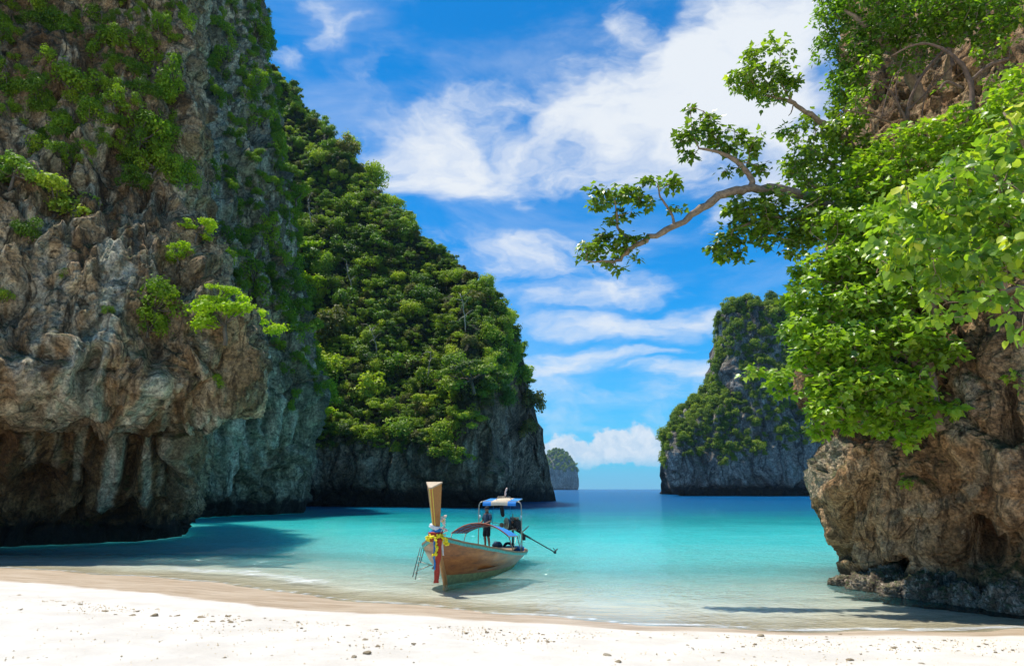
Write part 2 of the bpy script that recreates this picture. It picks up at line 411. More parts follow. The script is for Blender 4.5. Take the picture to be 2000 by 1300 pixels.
def catmull(C, n):
    """resample control points along axis 0 to n rows"""
    k = C.shape[0]; t = np.linspace(0, k-1, n); i = np.minimum(t.astype(int), k-2); f = (t-i)
    f = f.reshape((-1,)+(1,)*(C.ndim-1))
    a = C[np.maximum(i-1, 0)]; b = C[i]; c = C[i+1]; d = C[np.minimum(i+2, k-1)]
    m1 = (c-a)*0.5; m2 = (d-b)*0.5
    return (2*f**3-3*f**2+1)*b+(f**3-2*f**2+f)*m1+(-2*f**3+3*f**2)*c+(f**3-f**2)*m2
def respace(C, n):
    """like catmull, ticks spaced by mean arc length"""
    D = catmull(C, 400); L = np.linalg.norm(np.diff(D, axis=0), axis=2).mean(1); L = np.concatenate([[0], np.cumsum(L+1e-6)])
    t = np.interp(np.linspace(0, L[-1], n), L, np.arange(400)); i = np.minimum(t.astype(int), 398); f = (t-i)[:, None, None]
    return D[i]*(1-f)+D[i+1]*f
def respace2(C, n, wts):
    """ticks shared out between control rows by wts"""
    k = C.shape[0]; c = np.concatenate([[0], np.cumsum(wts)]); t = np.interp(np.linspace(0, c[-1], n), c, np.arange(k))
    i = np.minimum(t.astype(int), k-2); f = (t-i)[:, None, None]
    a = C[np.maximum(i-1, 0)]; b = C[i]; cc = C[i+1]; d = C[np.minimum(i+2, k-1)]
    m1 = (cc-a)*0.5; m2 = (d-b)*0.5
    return (2*f**3-3*f**2+1)*b+(f**3-2*f**2+f)*m1+(-2*f**3+3*f**2)*cc+(f**3-f**2)*m2
def stroke_dist(px, py, line):
    """distance in picture units to a polyline with widths [(x,y,w)..] -> d/w"""
    best = np.full(px.shape, 99.0)
    for (x0, y0, w0), (x1, y1, w1) in zip(line[:-1], line[1:]):
        dx, dy = x1-x0, y1-y0; t = np.clip(((px-x0)*dx+(py-y0)*dy)/(dx*dx+dy*dy), 0, 1)
        dd = np.hypot(px-x0-t*dx, py-y0-t*dy)/(w0+(w1-w0)*t); best = np.minimum(best, dd)
    return best
def build_rock(name, C, nu, nv, mat, s, amp, strokes=(), bumps=(), teal=None, darken=None, flute=1.0, flip=False, wts=None, holes=0.0, quiet=None, extra=None):
    """C (rows bottom->top, cols, 3) -> displaced rock sheet"""
    A = respace2(C, nv, wts) if wts is not None else respace(C, nv)
    A = respace(A.transpose(1, 0, 2), nu).transpose(1, 0, 2)
    du = np.gradient(A, axis=1); dv = np.gradient(A, axis=0); N = np.cross(du, dv); N /= np.linalg.norm(N, axis=2)[..., None]+1e-9
    if flip: N = -N
    V = A.reshape(-1, 3); Nf = N.reshape(-1, 3)
    q = V/s
    wq = q + 0.9*np.stack([fbm(q*0.35+5, 2), fbm(q*0.35+9, 2), fbm(q*0.35+13, 2)], 1)
    big = fbm(wq*0.16, 4)*2.2
    flu = fbm(wq*[0.55, 0.55, 0.085], 3, mode=1)*0.75
    med = fbm(wq*[0.55, 0.55, 0.17], 4, mode=2)*0.65
    crk = -np.clip(0.10-np.abs(perlin(wq*[0.42, 0.42, 0.20]+40)), 0, 1)*6.0
    det = fbm(wq*[1.9, 1.9, 1.2], 4, mode=2)*0.30+fbm(wq*[6, 6, 4], 3, mode=2)*0.13
    hol = 0
    if holes:
        hn = perlin(wq*[0.55, 0.55, 0.42]+70)
        hol = -holes*np.clip(hn-0.38, 0, 1)*5.0 - holes*np.clip(perlin(wq*1.7+30)-0.42, 0, 1)*2.2
    D = (big+flute*flu+med+crk+det+hol)*amp*s
    px, py, dep = proj(V)
    for ln, h in bumps:
        d = stroke_dist(px+6*fbm(q*0.6+3, 2), py, ln)
        D = D*(1-0.6*np.exp(-d**4)) + h*np.exp(-d**4)
    if extra is not None: D = extra(D, V, px, py)
    if quiet is not None: D = D*quiet(V)
    W = V+Nf*D[:, None]
    i = np.arange(nv-1)[:, None]*nu+np.arange(nu-1)[None, :]
    Fc = np.stack([i, i+1, i+1+nu, i+nu], -1).reshape(-1, 4)
    if flip: Fc = Fc[:, ::-1]
    o = mk(name, W, Fc, mat)
    pl = np.zeros(len(V))
    for ln, a in strokes:
        d = stroke_dist(px+10*fbm(q*1.2+8, 3), py+8*fbm(q*1.2+18, 3), ln); pl = np.maximum(pl, a*(1-sstep(d, 0.55, 1.15)))
    vattr(o, 'pale', pl)
    tl = np.zeros(len(V)) if teal is None else np.clip(teal(V, px, py), 0, 1)
    vattr(o, 'teal', tl)
    vattr(o, 'darken', np.zeros(len(V)) if darken is None else np.clip(darken(V, px, py), 0, 1))
    return o, W, Nf

def rows_to_C(rows, front=(0, .2, .4, .6, .8, .92, 1.0), bow=0.0, side=1):
    """each row: (kind, value, x_far, Y_far, x_sil, Y_sil); x_far is the open end beyond the frame, x_sil the outline"""
    C = []
    for kind, val, xl, Yl, xs_, Ys in rows:
        r = []
        for t in front:
            x = xl+(xs_-xl)*t; Yv = Yl+(Ys-Yl)*t**1.3 - bow*math.sin(math.pi*t)*0.6
            r.append(P(x, val, Yv) if kind == 'p' else Pz(x, val, Yv))
        base = r[-1]
        sgn = -1 if side > 0 else 1
        r.append(base+Vector((sgn*0.3, 3.0, 0))*(abs(Ys)/45))
        r.append(base+Vector((sgn*3.0, 9.0, 0))*(abs(Ys)/45))
        r.append(base+Vector((sgn*12.0, 20.0, 0))*(abs(Ys)/45))
        C.append([list(v) for v in r])
    return np.array(C)

# left near headland -----------------------------------------------------------------
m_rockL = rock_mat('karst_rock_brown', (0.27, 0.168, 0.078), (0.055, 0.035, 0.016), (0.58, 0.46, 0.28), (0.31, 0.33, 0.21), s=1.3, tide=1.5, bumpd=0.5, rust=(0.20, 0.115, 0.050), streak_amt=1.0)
rowsL1 = [('z', -3.0, -420, 36, 285, 46.5), ('z', 0.0, -420, 35.5, 292, 45.5), ('p', 1020, -420, 36, 300, 45.5), ('p', 985, -420, 35.6, 320, 44.6), ('p', 930, -420, 35, 341, 43.6),
          ('p', 870, -420, 34.6, 351, 42.8), ('p', 812, -420, 34, 358, 42), ('p', 788, -420, 31.5, 405, 39.5), ('p', 740, -420, 29.5, 438, 38), ('p', 670, -420, 29.5, 452, 38),
          ('p', 600, -420, 30, 428, 39), ('p', 520, -420, 31, 385, 40), ('p', 430, -420, 32, 350, 41.5), ('p', 300, -420, 34, 335, 43.5), ('p', 150, -420, 35, 330, 45),
          ('p', 0, -420, 36, 335, 46), ('p', -150, -420, 37, 340, 48), ('p', -230, -420, 44, 320, 56)]
C = rows_to_C(rowsL1)
STR_L1 = [([(90,470,9),(80,600,14),(60,720,12)], .6), ([(150,430,8),(120,560,12),(95,700,14)], .55), ([(290,480,7),(300,560,9)], .5), ([(330,760,9),(325,850,10),(315,940,8)], .6), ([(70,800,10),(60,900,13)], .5), ([(120,810,8),(110,900,10)], .45), ([(375,560,9),(395,650,10),(400,730,8)], .45), ([(215,520,26),(215,620,22),(160,700,30),(120,780,34)], .9), ([(250,560,16),(190,700,24),(185,775,20)], .9), ([(40,700,26),(90,780,30)], .5), ([(60,560,18),(20,640,20)], .35),
          ([(310,740,20),(235,810,20),(222,900,20),(205,970,16)], 1.0), ([(288,850,10),(288,900,14),(288,960,13)], .9), ([(175,790,10),(160,850,13),(148,930,9)], .7),
          ([(420,792,22),(330,830,12)], .8), ([(195,270,16),(200,310,12)], .6), ([(55,240,12),(45,300,10)], .4), ([(245,420,6),(232,520,9)], .6), ([(60,790,50),(190,785,30)], .45), ([(380,640,14),(420,700,10)], .3), ([(265,430,6),(262,560,7)], .4)]
BMP_L1 = [([(310,745,26),(235,810,24),(222,900,22),(210,960,14)], .65), ([(288,850,12),(288,900,16),(288,965,12)], .5), ([(175,790,12),(160,850,13),(150,940,9)], .35),
          ([(250,560,18),(190,700,24),(150,780,22)], 0.6), ([(190,690,12),(165,735,20)], -1.6), ([(250,930,10),(262,860,16)], -1.0), ([(95,790,60),(20,790,60)], 0.5), ([(330,880,9),(350,920,9)], .9)]
L1, WL1, NL1 = build_rock('left_headland', C, 400, 640, m_rockL, 1.3, 0.80, STR_L1, BMP_L1, flute=2.1, wts=[1,1,1.2,1.2,1.5,1.5,1.5,1.2,1.4,2,2,2,2.2,3,3,2.5,1.5], holes=0.5, darken=lambda V, px, py: sstep(py+14*fbm(V*.4, 3), 788, 812)*(1-.75*sstep(px, 300, 350)),
    teal=lambda V, px, py: 0.4*sstep(px, 240, 340)*sstep(py, 790, 850)*(1-sstep(py, 930, 990)), quiet=lambda V: 1-0.35*sstep(V[:, 2], 1.5, -0.5))
tag(L1, 'brown overhanging limestone cliff with pale drip stains, nearest headland on the shaded side', 'cliff', kind='structure')

# left second headland ----------------------------------------------------------------
m_rockL2 = rock_mat('karst_rock_teal', (0.150, 0.125, 0.072), (0.038, 0.034, 0.019), (0.55, 0.48, 0.31), (0.17, 0.18, 0.11), s=2.6, tide=2.2, bumpd=0.6)
rowsL2 = [('z', -4, 60, 62, 528, 93), ('z', 0, 60, 62, 535, 92.5), ('p', 985, 60, 63, 545, 92), ('p', 930, 60, 63, 556, 91), ('p', 880, 60, 62, 570, 90), ('p', 830, 60, 61, 583, 89),
          ('p', 760, 60, 61, 588, 88), ('p', 690, 60, 61, 580, 88.5), ('p', 600, 60, 62, 556, 89.5), ('p', 500, 60, 63, 537, 91), ('p', 400, 60, 64, 527, 93), ('p', 280, 60, 66, 508, 96),
          ('p', 150, 60, 68, 490, 99), ('p', 0, 60, 70, 472, 103), ('p', -200, 60, 74, 455, 108), ('p', -330, 60, 84, 430, 118)]
STR_L2 = [([(395,500,9),(400,600,10),(390,700,9)], .7), ([(345,640,8),(350,760,10)], .6), ([(440,620,8),(430,700,10),(415,790,10)], .8), ([(520,700,7),(505,800,9),(500,900,8)], .7), ([(465,700,12),(450,850,16),(430,960,12)], .9), ([(490,640,10),(475,800,14),(468,900,10)], .7), ([(405,850,20),(400,950,18)], .5), ([(415,230,16),(405,330,14)], .8), ([(410,380,14),(415,440,18)], .7),
          ([(540,780,10),(520,860,12)], .7), ([(565,800,8),(555,880,8)], .6), ([(380,820,12),(400,900,16)], .6), ([(500,700,8),(490,780,8)],.5)]
L2, WL2, NL2 = build_rock('left_middle_headland', rows_to_C(rowsL2), 260, 480, m_rockL2, 2.2, 0.75, STR_L2, [([(465,700,10),(450,850,14),(430,960,10)], 1.2), ([(540,780,10),(520,860,12)], 1.5), ([(420,860,14),(430,950,12)], 1.2)],
    flute=2.2, wts=[1,1,1.4,1.4,1.4,1.8,1.8,2.2,2.5,2.5,3,3,3,2,1.5], holes=0.35, teal=lambda V, px, py: 0.4*sstep(py, 620, 800)*(1-sstep(py, 900, 980))+0.1)
tag(L2, 'fluted grey green limestone cliff with ivory streaks behind the nearest left headland', 'cliff', kind='structure')

# forested hill in the middle ----------------------------------------------------------
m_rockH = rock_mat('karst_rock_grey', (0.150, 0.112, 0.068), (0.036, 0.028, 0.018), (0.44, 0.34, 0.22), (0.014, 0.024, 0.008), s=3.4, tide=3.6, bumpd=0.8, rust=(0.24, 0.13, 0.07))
cols = []
sil = [(400,30),(455,70),(505,105),(560,165),(610,205),(650,280),(700,325),(740,380),(790,430),(850,478),(905,515),(955,580),(990,640),(1012,700),(1026,760),(1040,815)]
silx = np.array([a for a, b in sil]); sily = np.array([b+14 for a, b in sil])
for x in (330, 400, 460, 520, 580, 640, 700, 760, 820, 875, 915, 945, 968, 984):
    top = float(np.interp(x, silx, sily)); c = []
    yb = 130 - 8*sstep(x, 560, 1000)+ (8 if x > 975 else 0)
    c += [Pz(x, -6, yb+3), Pz(x, 0, yb+2.5), P(x, 968, yb+1.5), P(x, 945, yb-1.5), P(x, 905, yb-1.5)]
    ledge = min(865, 0.5*(905+top)+40) if x > 900 else 858
    c.append(P(x, ledge, yb-0.5))
    for k in (.12, .3, .5, .7, .87, 1.0):
        y = ledge+(top-ledge)*k; c.append(P(x, y, yb+(ledge-y)*0.085+2*k))
    tp = c[-1]
    c += [tp+Vector((2, 9, -2)), tp+Vector((8, 26, -20)), Vector((tp.x+14, tp.y+50, -6))]
    cols.append([list(v) for v in c])
# the right hand end turns away
for x, dy in ((994, 14), (998, 22), (992, 34), (965, 60)):
    c = []; yb = 124+dy; hx = [0, 0, 6, 12, 16, 12, 8, 4, 0, -4, -8, -12]
    top = 835+dy*0.2
    c += [Pz(x-16, -6, yb), Pz(x-14, 0, yb), P(x-10, 968, yb), P(x+8, 940, yb-1), P(x+10, 905, yb-1), P(x+2, 870, yb-.5)]
    for k in (.12, .3, .5, .7, .87, 1.0):
        y = 868+(top-868)*k; c.append(P(x-4-14*k, y, yb+3*k))
    tp = c[-1]; c += [tp+Vector((-2, 5, -1)), tp+Vector((-6, 16, -8)), Vector((tp.x-8, tp.y+26, -6))]
    cols.append([list(v) for v in c])
C = np.array(cols).transpose(1, 0, 2)
H3, WH3, NH3 = build_rock('forested_hill', C, 420, 330, m_rockH, 3.4, 0.5, [([(920,870,14),(930,950,10)], .45), ([(720,900,12),(735,960,10)], .4), ([(620,900,14),(615,960,12)], .4)], flute=1.1,
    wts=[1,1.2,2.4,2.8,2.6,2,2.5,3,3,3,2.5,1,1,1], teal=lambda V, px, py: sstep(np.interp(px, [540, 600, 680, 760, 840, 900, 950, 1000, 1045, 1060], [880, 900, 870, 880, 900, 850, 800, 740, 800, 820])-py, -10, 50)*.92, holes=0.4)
tag(H3, 'steep limestone hill covered in forest, its grey foot undercut by the sea behind the boat', 'hill', kind='structure')

# island to the right -------------------------------------------------------------------
m_rockI = rock_mat('karst_rock_slate', (0.19, 0.160, 0.125), (0.052, 0.043, 0.035), (0.48, 0.42, 0.34), (0.2, 0.22, 0.24), s=7.0, tide=5.0, bumpd=1.8, rust=(0.27, 0.20, 0.15), streak_amt=.7)
cols = []
topI = lambda x: float(np.interp(x, [1312,1322,1340,1366,1404,1414,1420,1428,1455,1490,1530,1600,1800], [862,822,800,782,768,750,655,622,602,606,600,590,605]))
for x in (1316, 1327, 1345, 1368, 1396, 1414, 1425, 1446, 1484, 1530, 1600, 1700, 1850):
    t = (x-1316)/550; yb = 323-10*math.sin(min(1, t*2.2)*math.pi*.5)
    top = topI(x); c = [Pz(x+24*max(0, 1-t*4), -10, yb+10), Pz(x+20*max(0, 1-t*4), 0, yb+9), P(x+6*max(0, 1-t*4), 950, yb+5), P(x, 935, yb), P(x, 900, yb-1), P(x, 870, yb)]
    mid = 790 if x > 1408 else (870+top)/2
    c += [P(x, (870+mid)/2, yb+1.5), P(x, mid, yb+4)]
    for k in (.33, .66, 1.0): c.append(P(x, mid+(top-mid)*k, yb+5+(10 if x > 1408 else 16)*k))
    tp = c[-1]; c += [tp+Vector((2, 12, 1)), tp+Vector((5, 50, -12)), Vector((tp.x+14, tp.y+90, -8))]
    cols.append([list(v) for v in c])
first = []
for k, v in enumerate(cols[0]):
    first.append([v[0]+3, v[1]+14+k*0.8, v[2]*0.97])
first0 = [[v[0]+16, v[1]+60, v[2]*.9] for v in cols[0]]
C = np.array([first0, first]+cols).transpose(1, 0, 2)
I4, WI4, NI4 = build_rock('right_island', C, 300, 300, m_rockI, 6.0, 0.50, [], flute=1.7, wts=[1,1.5,2,2.5,2.5,2.5,2.5,2.5,2.5,2.5,1.5,1,1])
tag(I4, 'sheer dark grey limestone island with green scrub, standing across the channel at the right', 'island', kind='structure')

# far islet -------------------------------------------------------------------------------
def islet():
    yb = 2450; cols = []
    for k in range(25):
        a = math.pi*2*k/24; c = []
        cx = P(1096, 955, yb)
        R = 62
        for z, r in ((-8, .93), (0, .93), (4, .96), (14, 1.0), (34, 1.0), (62, .97), (84, .86), (102, .70), (120, .46), (131, .22), (135, .02)):
            skew = -14*(z/135)
            c.append([cx.x+R*r*math.cos(a)+skew, yb+R*r*math.sin(a), z*1.0])
        cols.append(c)
    return np.array(cols).transpose(1, 0, 2)
F5, WF5, NF5 = build_rock('far_islet', islet(), 150, 80, m_rockI, 26.0, 0.22, [], flute=1.4)
tag(F5, 'small round green topped islet on the horizon between hill and island', 'island', kind='structure')

# right near cliff ------------------------------------------------------------------------
m_rockR = rock_mat('karst_rock_ochre', (0.34, 0.190, 0.082), (0.065, 0.038, 0.018), (0.60, 0.42, 0.24), (0.32, 0.27, 0.20), s=0.7, tide=0.6, bumpd=0.30, rust=(0.30, 0.110, 0.035), streak_amt=.6)
rowsR = [('z', -0.8, 2500, 14.0, 1700, 25.0), ('z', 0.0, 2500, 14.0, 1700, 24.8), ('z', 0.55, 2500, 14.2, 1700, 24.6), ('z', 1.0, 2500, 14.8, 1692, 24.6), ('p', 1075, 2500, 14.6, 1688, 24.4), ('p', 1030, 2500, 14.0, 1672, 24), ('p', 980, 2500, 13.6, 1656, 23.6),
         ('p', 930, 2500, 13.4, 1650, 23.4), ('p', 880, 2500, 13.4, 1662, 23.4), ('p', 820, 2500, 13.6, 1664, 23.6), ('p', 740, 2500, 14, 1620, 24), ('p', 660, 2500, 14.4, 1612, 24.5), ('p', 560, 2500, 15.2, 1650, 25),
         ('p', 450, 2500, 16, 1670, 26), ('p', 330, 2500, 17, 1698, 27), ('p', 200, 2500, 18, 1700, 28), ('p', 80, 2500, 19, 1702, 29), ('p', -60, 2500, 20, 1698, 30), ('p', -260, 2500, 21, 1690, 31), ('p', -500, 2500, 22, 1680, 32)]
HOLES_R = [([(1900,1030,14),(1925,1080,30)], -1.0), ([(1745,1110,26),(1770,1095,20)], -.7), ([(1985,760,16),(1975,860,20)], -1.2), ([(1845,960,6),(1850,990,6)], -.5), ([(1690,900,12),(1680,1000,12)], -0.45),
           ([(1650,960,10),(1665,1080,10)], -.45), ([(1800,930,10),(1885,1000,12)], -.4), ([(1710,880,26),(1640,960,22)], .45), ([(1880,860,40),(1800,780,40)], .35), ([(1960,900,40),(1985,1000,30)], .4), ([(1820,1060,30),(1830,1110,26)], .4)]
STR_R = [([(1640,870,16),(1610,960,14)], .45), ([(1900,760,30),(1890,850,34)], .5), ([(1760,1000,14),(1870,985,16)], .25), ([(1740,850,22),(1730,900,14)], .3), ([(1930,900,20),(1890,960,16)], .3)]
R6, WR6, NR6 = build_rock('right_cliff', rows_to_C(rowsR, side=-1), 430, 640, m_rockR, 0.75, 0.62, STR_R, HOLES_R, flute=1.3, flip=True, holes=0.8,
    wts=[.5,.6,.8,1.2,1.6,1.8,2,2,2,2.2,2.2,2.4,2.2,2,2,2,1.6,1.2,1])
tag(R6, 'warm brown pitted limestone cliff bulging over the water at the right edge of the beach', 'cliff', kind='structure')
# ------------------------------------------------------------------ leaves and wood
def leaf_mat(name, stops, spec=0.35, rough=0.45, trans=0.35, ttint=(1.25, 1.5, 0.45)):
    """stops: colours picked per leaf (tint) and per plant"""
    m, n, out = new_mat(name)
    t = n.attr('tint').outputs['Fac']
    oi = n.n.new('ShaderNodeObjectInfo')
    f = n.math('ADD', n.math('MULTIPLY', n.math('SUBTRACT', t, 0.08), 0.62), n.math('MULTIPLY', oi.outputs['Random'], 0.5))
    c = n.ramp(f, stops)
    p = principled(n, Base_Color=c, Roughness=rough)
    p.inputs['Specular IOR Level'].default_value = spec
    tr = n.new('ShaderNodeBsdfTranslucent', inp={'Color': n.mix(1.0, c, (*ttint, 1), 'MULTIPLY')})
    mx = n.n.new('ShaderNodeMixShader'); mx.inputs[0].default_value = trans
    n.l.new(p.outputs[0], mx.inputs[1]); n.l.new(tr.outputs[0], mx.inputs[2])
    n.l.new(mx.outputs[0], out.inputs[0])
    return m
mL_hill = leaf_mat('hill_foliage', [(0.0, (0.030, 0.062, 0.016)), (0.24, (0.10, 0.165, 0.022)), (0.46, (0.24, 0.335, 0.028)), (0.70, (0.42, 0.50, 0.042)), (0.92, (0.56, 0.57, 0.06)), (1.0, (0.38, 0.26, 0.10))], rough=.55, spec=.25)
mL_hill2 = leaf_mat('hill_foliage_deep', [(0.0, (0.022, 0.055, 0.016)), (0.40, (0.090, 0.175, 0.024)), (0.75, (0.22, 0.34, 0.035)), (1.0, (0.36, 0.46, 0.045))], rough=.5, spec=.3)
mL_hill3 = leaf_mat('hill_foliage_olive', [(0.0, (0.050, 0.060, 0.022)), (0.45, (0.14, 0.150, 0.040)), (0.8, (0.25, 0.24, 0.07)), (1.0, (0.36, 0.27, 0.10))], rough=.6, spec=.25)
mL_dark = leaf_mat('cliff_foliage', [(0.0, (0.045, 0.090, 0.012)), (0.40, (0.13, 0.225, 0.016)), (0.75, (0.27, 0.38, 0.022)), (1.0, (0.42, 0.47, 0.035))], rough=.6, spec=.2)
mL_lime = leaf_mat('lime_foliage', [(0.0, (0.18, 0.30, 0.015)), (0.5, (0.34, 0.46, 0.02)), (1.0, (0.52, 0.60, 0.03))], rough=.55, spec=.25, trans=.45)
mL_isl = leaf_mat('island_foliage', [(0.0, (0.050, 0.095, 0.020)), (0.45, (0.16, 0.230, 0.026)), (0.85, (0.32, 0.38, 0.032)), (1.0, (0.36, 0.34, 0.06))], rough=.6, spec=.2)
mL_fig = leaf_mat('glossy_leaves', [(0.0, (0.06, 0.105, 0.012)), (0.4, (0.17, 0.245, 0.020)), (0.75, (0.32, 0.410, 0.035)), (1.0, (0.52, 0.54, 0.06))], rough=.33, spec=.55, trans=.5)
mL_maple = leaf_mat('lobed_leaves', [(0.0, (0.070, 0.140, 0.014)), (0.35, (0.18, 0.300, 0.020)), (0.75, (0.34, 0.47, 0.030)), (1.0, (0.52, 0.56, 0.05))], rough=.38, spec=.5, trans=.42)
mL_broad = leaf_mat('broad_leaves', [(0.0, (0.055, 0.120, 0.020)), (0.40, (0.13, 0.230, 0.030)), (0.72, (0.25, 0.37, 0.04)), (0.88, (0.46, 0.52, 0.05)), (1.0, (0.64, 0.60, 0.06))], rough=.36, spec=.5, trans=.5)
mL_small = leaf_mat('small_leaves', [(0.0, (0.07, 0.140, 0.014)), (0.40, (0.20, 0.320, 0.022)), (0.8, (0.38, 0.50, 0.035)), (1.0, (0.60, 0.50, 0.06))], rough=.4, spec=.45, trans=.5)
def bark(name, a, b, s=1.0):
    m, n, out = new_mat(name)
    geo = n.n.new('ShaderNodeTexCoord'); pos = geo.outputs['Object']
    f = n.noise(pos, 7/s, 6, .65); g = n.noise(pos, 30/s, 4, .7)
    c = n.ramp(n.math('ADD', n.math('MULTIPLY', f, .7), n.math('MULTIPLY', g, .3)), [(0.3, a), (0.65, b)])
    p = principled(n, Base_Color=c, Roughness=.85, Normal=n.bump(n.math('ADD', f, n.math('MULTIPLY', g, .4)), .7, .02*s))
    n.l.new(p.outputs[0], out.inputs[0]); return m
m_bark = bark('bark', (0.10, 0.060, 0.034), (0.38, 0.265, 0.165))
m_barkd = bark('dark_bark', (0.05, 0.038, 0.026), (0.19, 0.145, 0.10), 3)

# leaf templates: the leaf lies in XY, stalk at the origin, pointing to +Y, length 1
def _fan(pts, fold=0.10):
    V = [(0, 0.42, -fold)] + [(x, y, fold*abs(x)*2.0-0.10*max(0, y-.5)) for x, y in pts]
    k = len(pts); return np.array(V, float), np.array([(0, i+1, (i+1) % k+1) for i in range(k)])
LEAF = {
 'quad': (np.array([(0, 0, 0), (.42, .5, .10), (0, 1, -.05), (-.42, .5, .10)], float), np.array([(0, 1, 2), (0, 2, 3)])),
 'oval': _fan([(0, 0), (.26, .25), (.30, .60), (0, 1.0), (-.30, .60), (-.26, .25)]),
 'lobed': _fan([(0, .05), (.30, .0), (.52, .42), (.27, .52), (.20, .70), (0, 1.05), (-.20, .70), (-.27, .52), (-.52, .42), (-.30, .0)], .07),
 'heart': _fan([(0, .06), (.30, -.04), (.50, .26), (.36, .66), (0, 1.05), (-.36, .66), (-.50, .26), (-.30, -.04)], .08),
}
def leaf_verts(kind, pos, axis, nrm, size):
    T, Fc = LEAF[kind]; n_ = len(pos)
    y = axis/(np.linalg.norm(axis, axis=1)[:, None]+1e-9)
    x = np.cross(y, nrm); x /= np.linalg.norm(x, axis=1)[:, None]+1e-9
    z = np.cross(x, y); s = np.asarray(size)[:, None, None]
    V = pos[:, None, :] + s*(T[None, :, 0:1]*x[:, None, :]+T[None, :, 1:2]*y[:, None, :]+T[None, :, 2:3]*z[:, None, :])
    Fa = (Fc[None]+(np.arange(n_)*len(T))[:, None, None]).reshape(-1, 3)
    return V.reshape(-1, 3), Fa, len(T)
def leaf_mesh(name, kind, pos, axis, nrm, size, tint, mat, parent=None, world=False):
    V, Fa, k = leaf_verts(kind, pos, axis, nrm, size)
    o = mk(name, V, Fa, mat, parent, smooth=False, world=world)
    vattr(o, 'tint', np.repeat(np.clip(tint, 0, 1), k)); return o
_leafobj = {}
def leaf_piece(kind, mat, lod, parent, p, ax, nr, size, Minv):
    """one leaf that can be picked out, sharing its mesh with its likes"""
    key = (kind, mat.name, lod)
    if key not in _leafobj:
        T, Fc = LEAF[kind]; me = bpy.data.meshes.new('leaf'); me.from_pydata(T.tolist(), [], Fc.tolist()); me.update()
        me.materials.append(mat); a = me.attributes.new('tint', 'FLOAT', 'POINT'); a.data.foreach_set('value', np.full(len(T), lod/4.0+0.1, dtype=np.float32)); _leafobj[key] = me
    o = bpy.data.objects.new('leaf', _leafobj[key]); COL.objects.link(o); o.parent = parent
    y = Vector(ax).normalized(); x = y.cross(Vector(nr)); x.normalize(); z = x.cross(y)
    M = Matrix((x, y, z)).transposed().to_4x4(); M = Matrix.Translation(Vector(p)) @ M @ Matrix.Scale(size, 4)
    o.matrix_basis = Minv @ M
    return o
def tube(pts, rs, seg=6, closed_end=True):
    pts = np.asarray(pts, float); k = len(pts); V = []; Fc = []
    tan = np.gradient(pts, axis=0); tan /= np.linalg.norm(tan, axis=1)[:, None]+1e-9
    up = np.array([0.13, 0.31, 0.94]); 
    if abs(tan[0]@up) > .95: up = np.array([1.0, 0.1, 0.0])
    x = np.cross(tan[0], up); x /= np.linalg.norm(x)
    for i in range(k):
        x = x-tan[i]*(x@tan[i]); x /= np.linalg.norm(x)+1e-9; y = np.cross(tan[i], x)
        for j in range(seg):
            a = 2*math.pi*j/seg; V.append(pts[i]+rs[i]*(math.cos(a)*x+math.sin(a)*y))
    for i in range(k-1):
        for j in range(seg):
            a = i*seg+j; b = i*seg+(j+1) % seg; Fc.append((a, b, b+seg, a+seg))
    if closed_end:
        Fc.append(tuple(range(seg-1, -1, -1))); Fc.append(tuple((k-1)*seg+j for j in range(seg)))
    return V, Fc
class MB:
    def __init__(s): s.V = []; s.F = []
    def add(s, V, Fc):
        b = len(s.V); s.V += [tuple(v) for v in V]; s.F += [tuple(i+b for i in f) for f in Fc]; return s
    def tube(s, pts, rs, seg=6):
        if not hasattr(rs, '__len__'): rs = [rs]*len(pts)
        return s.add(*tube(pts, rs, seg))
    def box(s, c, sz, M=None):
        V = [Vector((c[0]+sz[0]/2*a, c[1]+sz[1]/2*b, c[2]+sz[2]/2*d)) for a in (-1, 1) for b in (-1, 1) for d in (-1, 1)]
        if M is not None: V = [M @ v for v in V]
        return s.add(V, [(0, 1, 3, 2), (4, 6, 7, 5), (0, 4, 5, 1), (2, 3, 7, 6), (0, 2, 6, 4), (1, 5, 7, 3)])
    def build(s, name, mat, parent=None, world=False, smooth=True): return mk(name, s.V, s.F, mat, parent, smooth, world)
def wiggle(pts, n=6, amp=.1, rng=RNG):
    pts = np.asarray(pts, float); k = len(pts); out = []
    t = np.linspace(0, k-1, (k-1)*n+1)
    for tt in t:
        i = min(int(tt), k-2); f = tt-i; a = pts[max(i-1, 0)]; b = pts[i]; c = pts[i+1]; d = pts[min(i+2, k-1)]
        m1 = (c-a)/2; m2 = (d-b)/2
        out.append((2*f**3-3*f**2+1)*b+(f**3-2*f**2+f)*m1+(-2*f**3+3*f**2)*c+(f**3-f**2)*m2)
    out = np.array(out); j = rng.normal(0, amp, out.shape); j[0] = 0; j[-1] = 0
    return out+j
def unit(v): return v/(np.linalg.norm(v, axis=-1)[..., None]+1e-9)

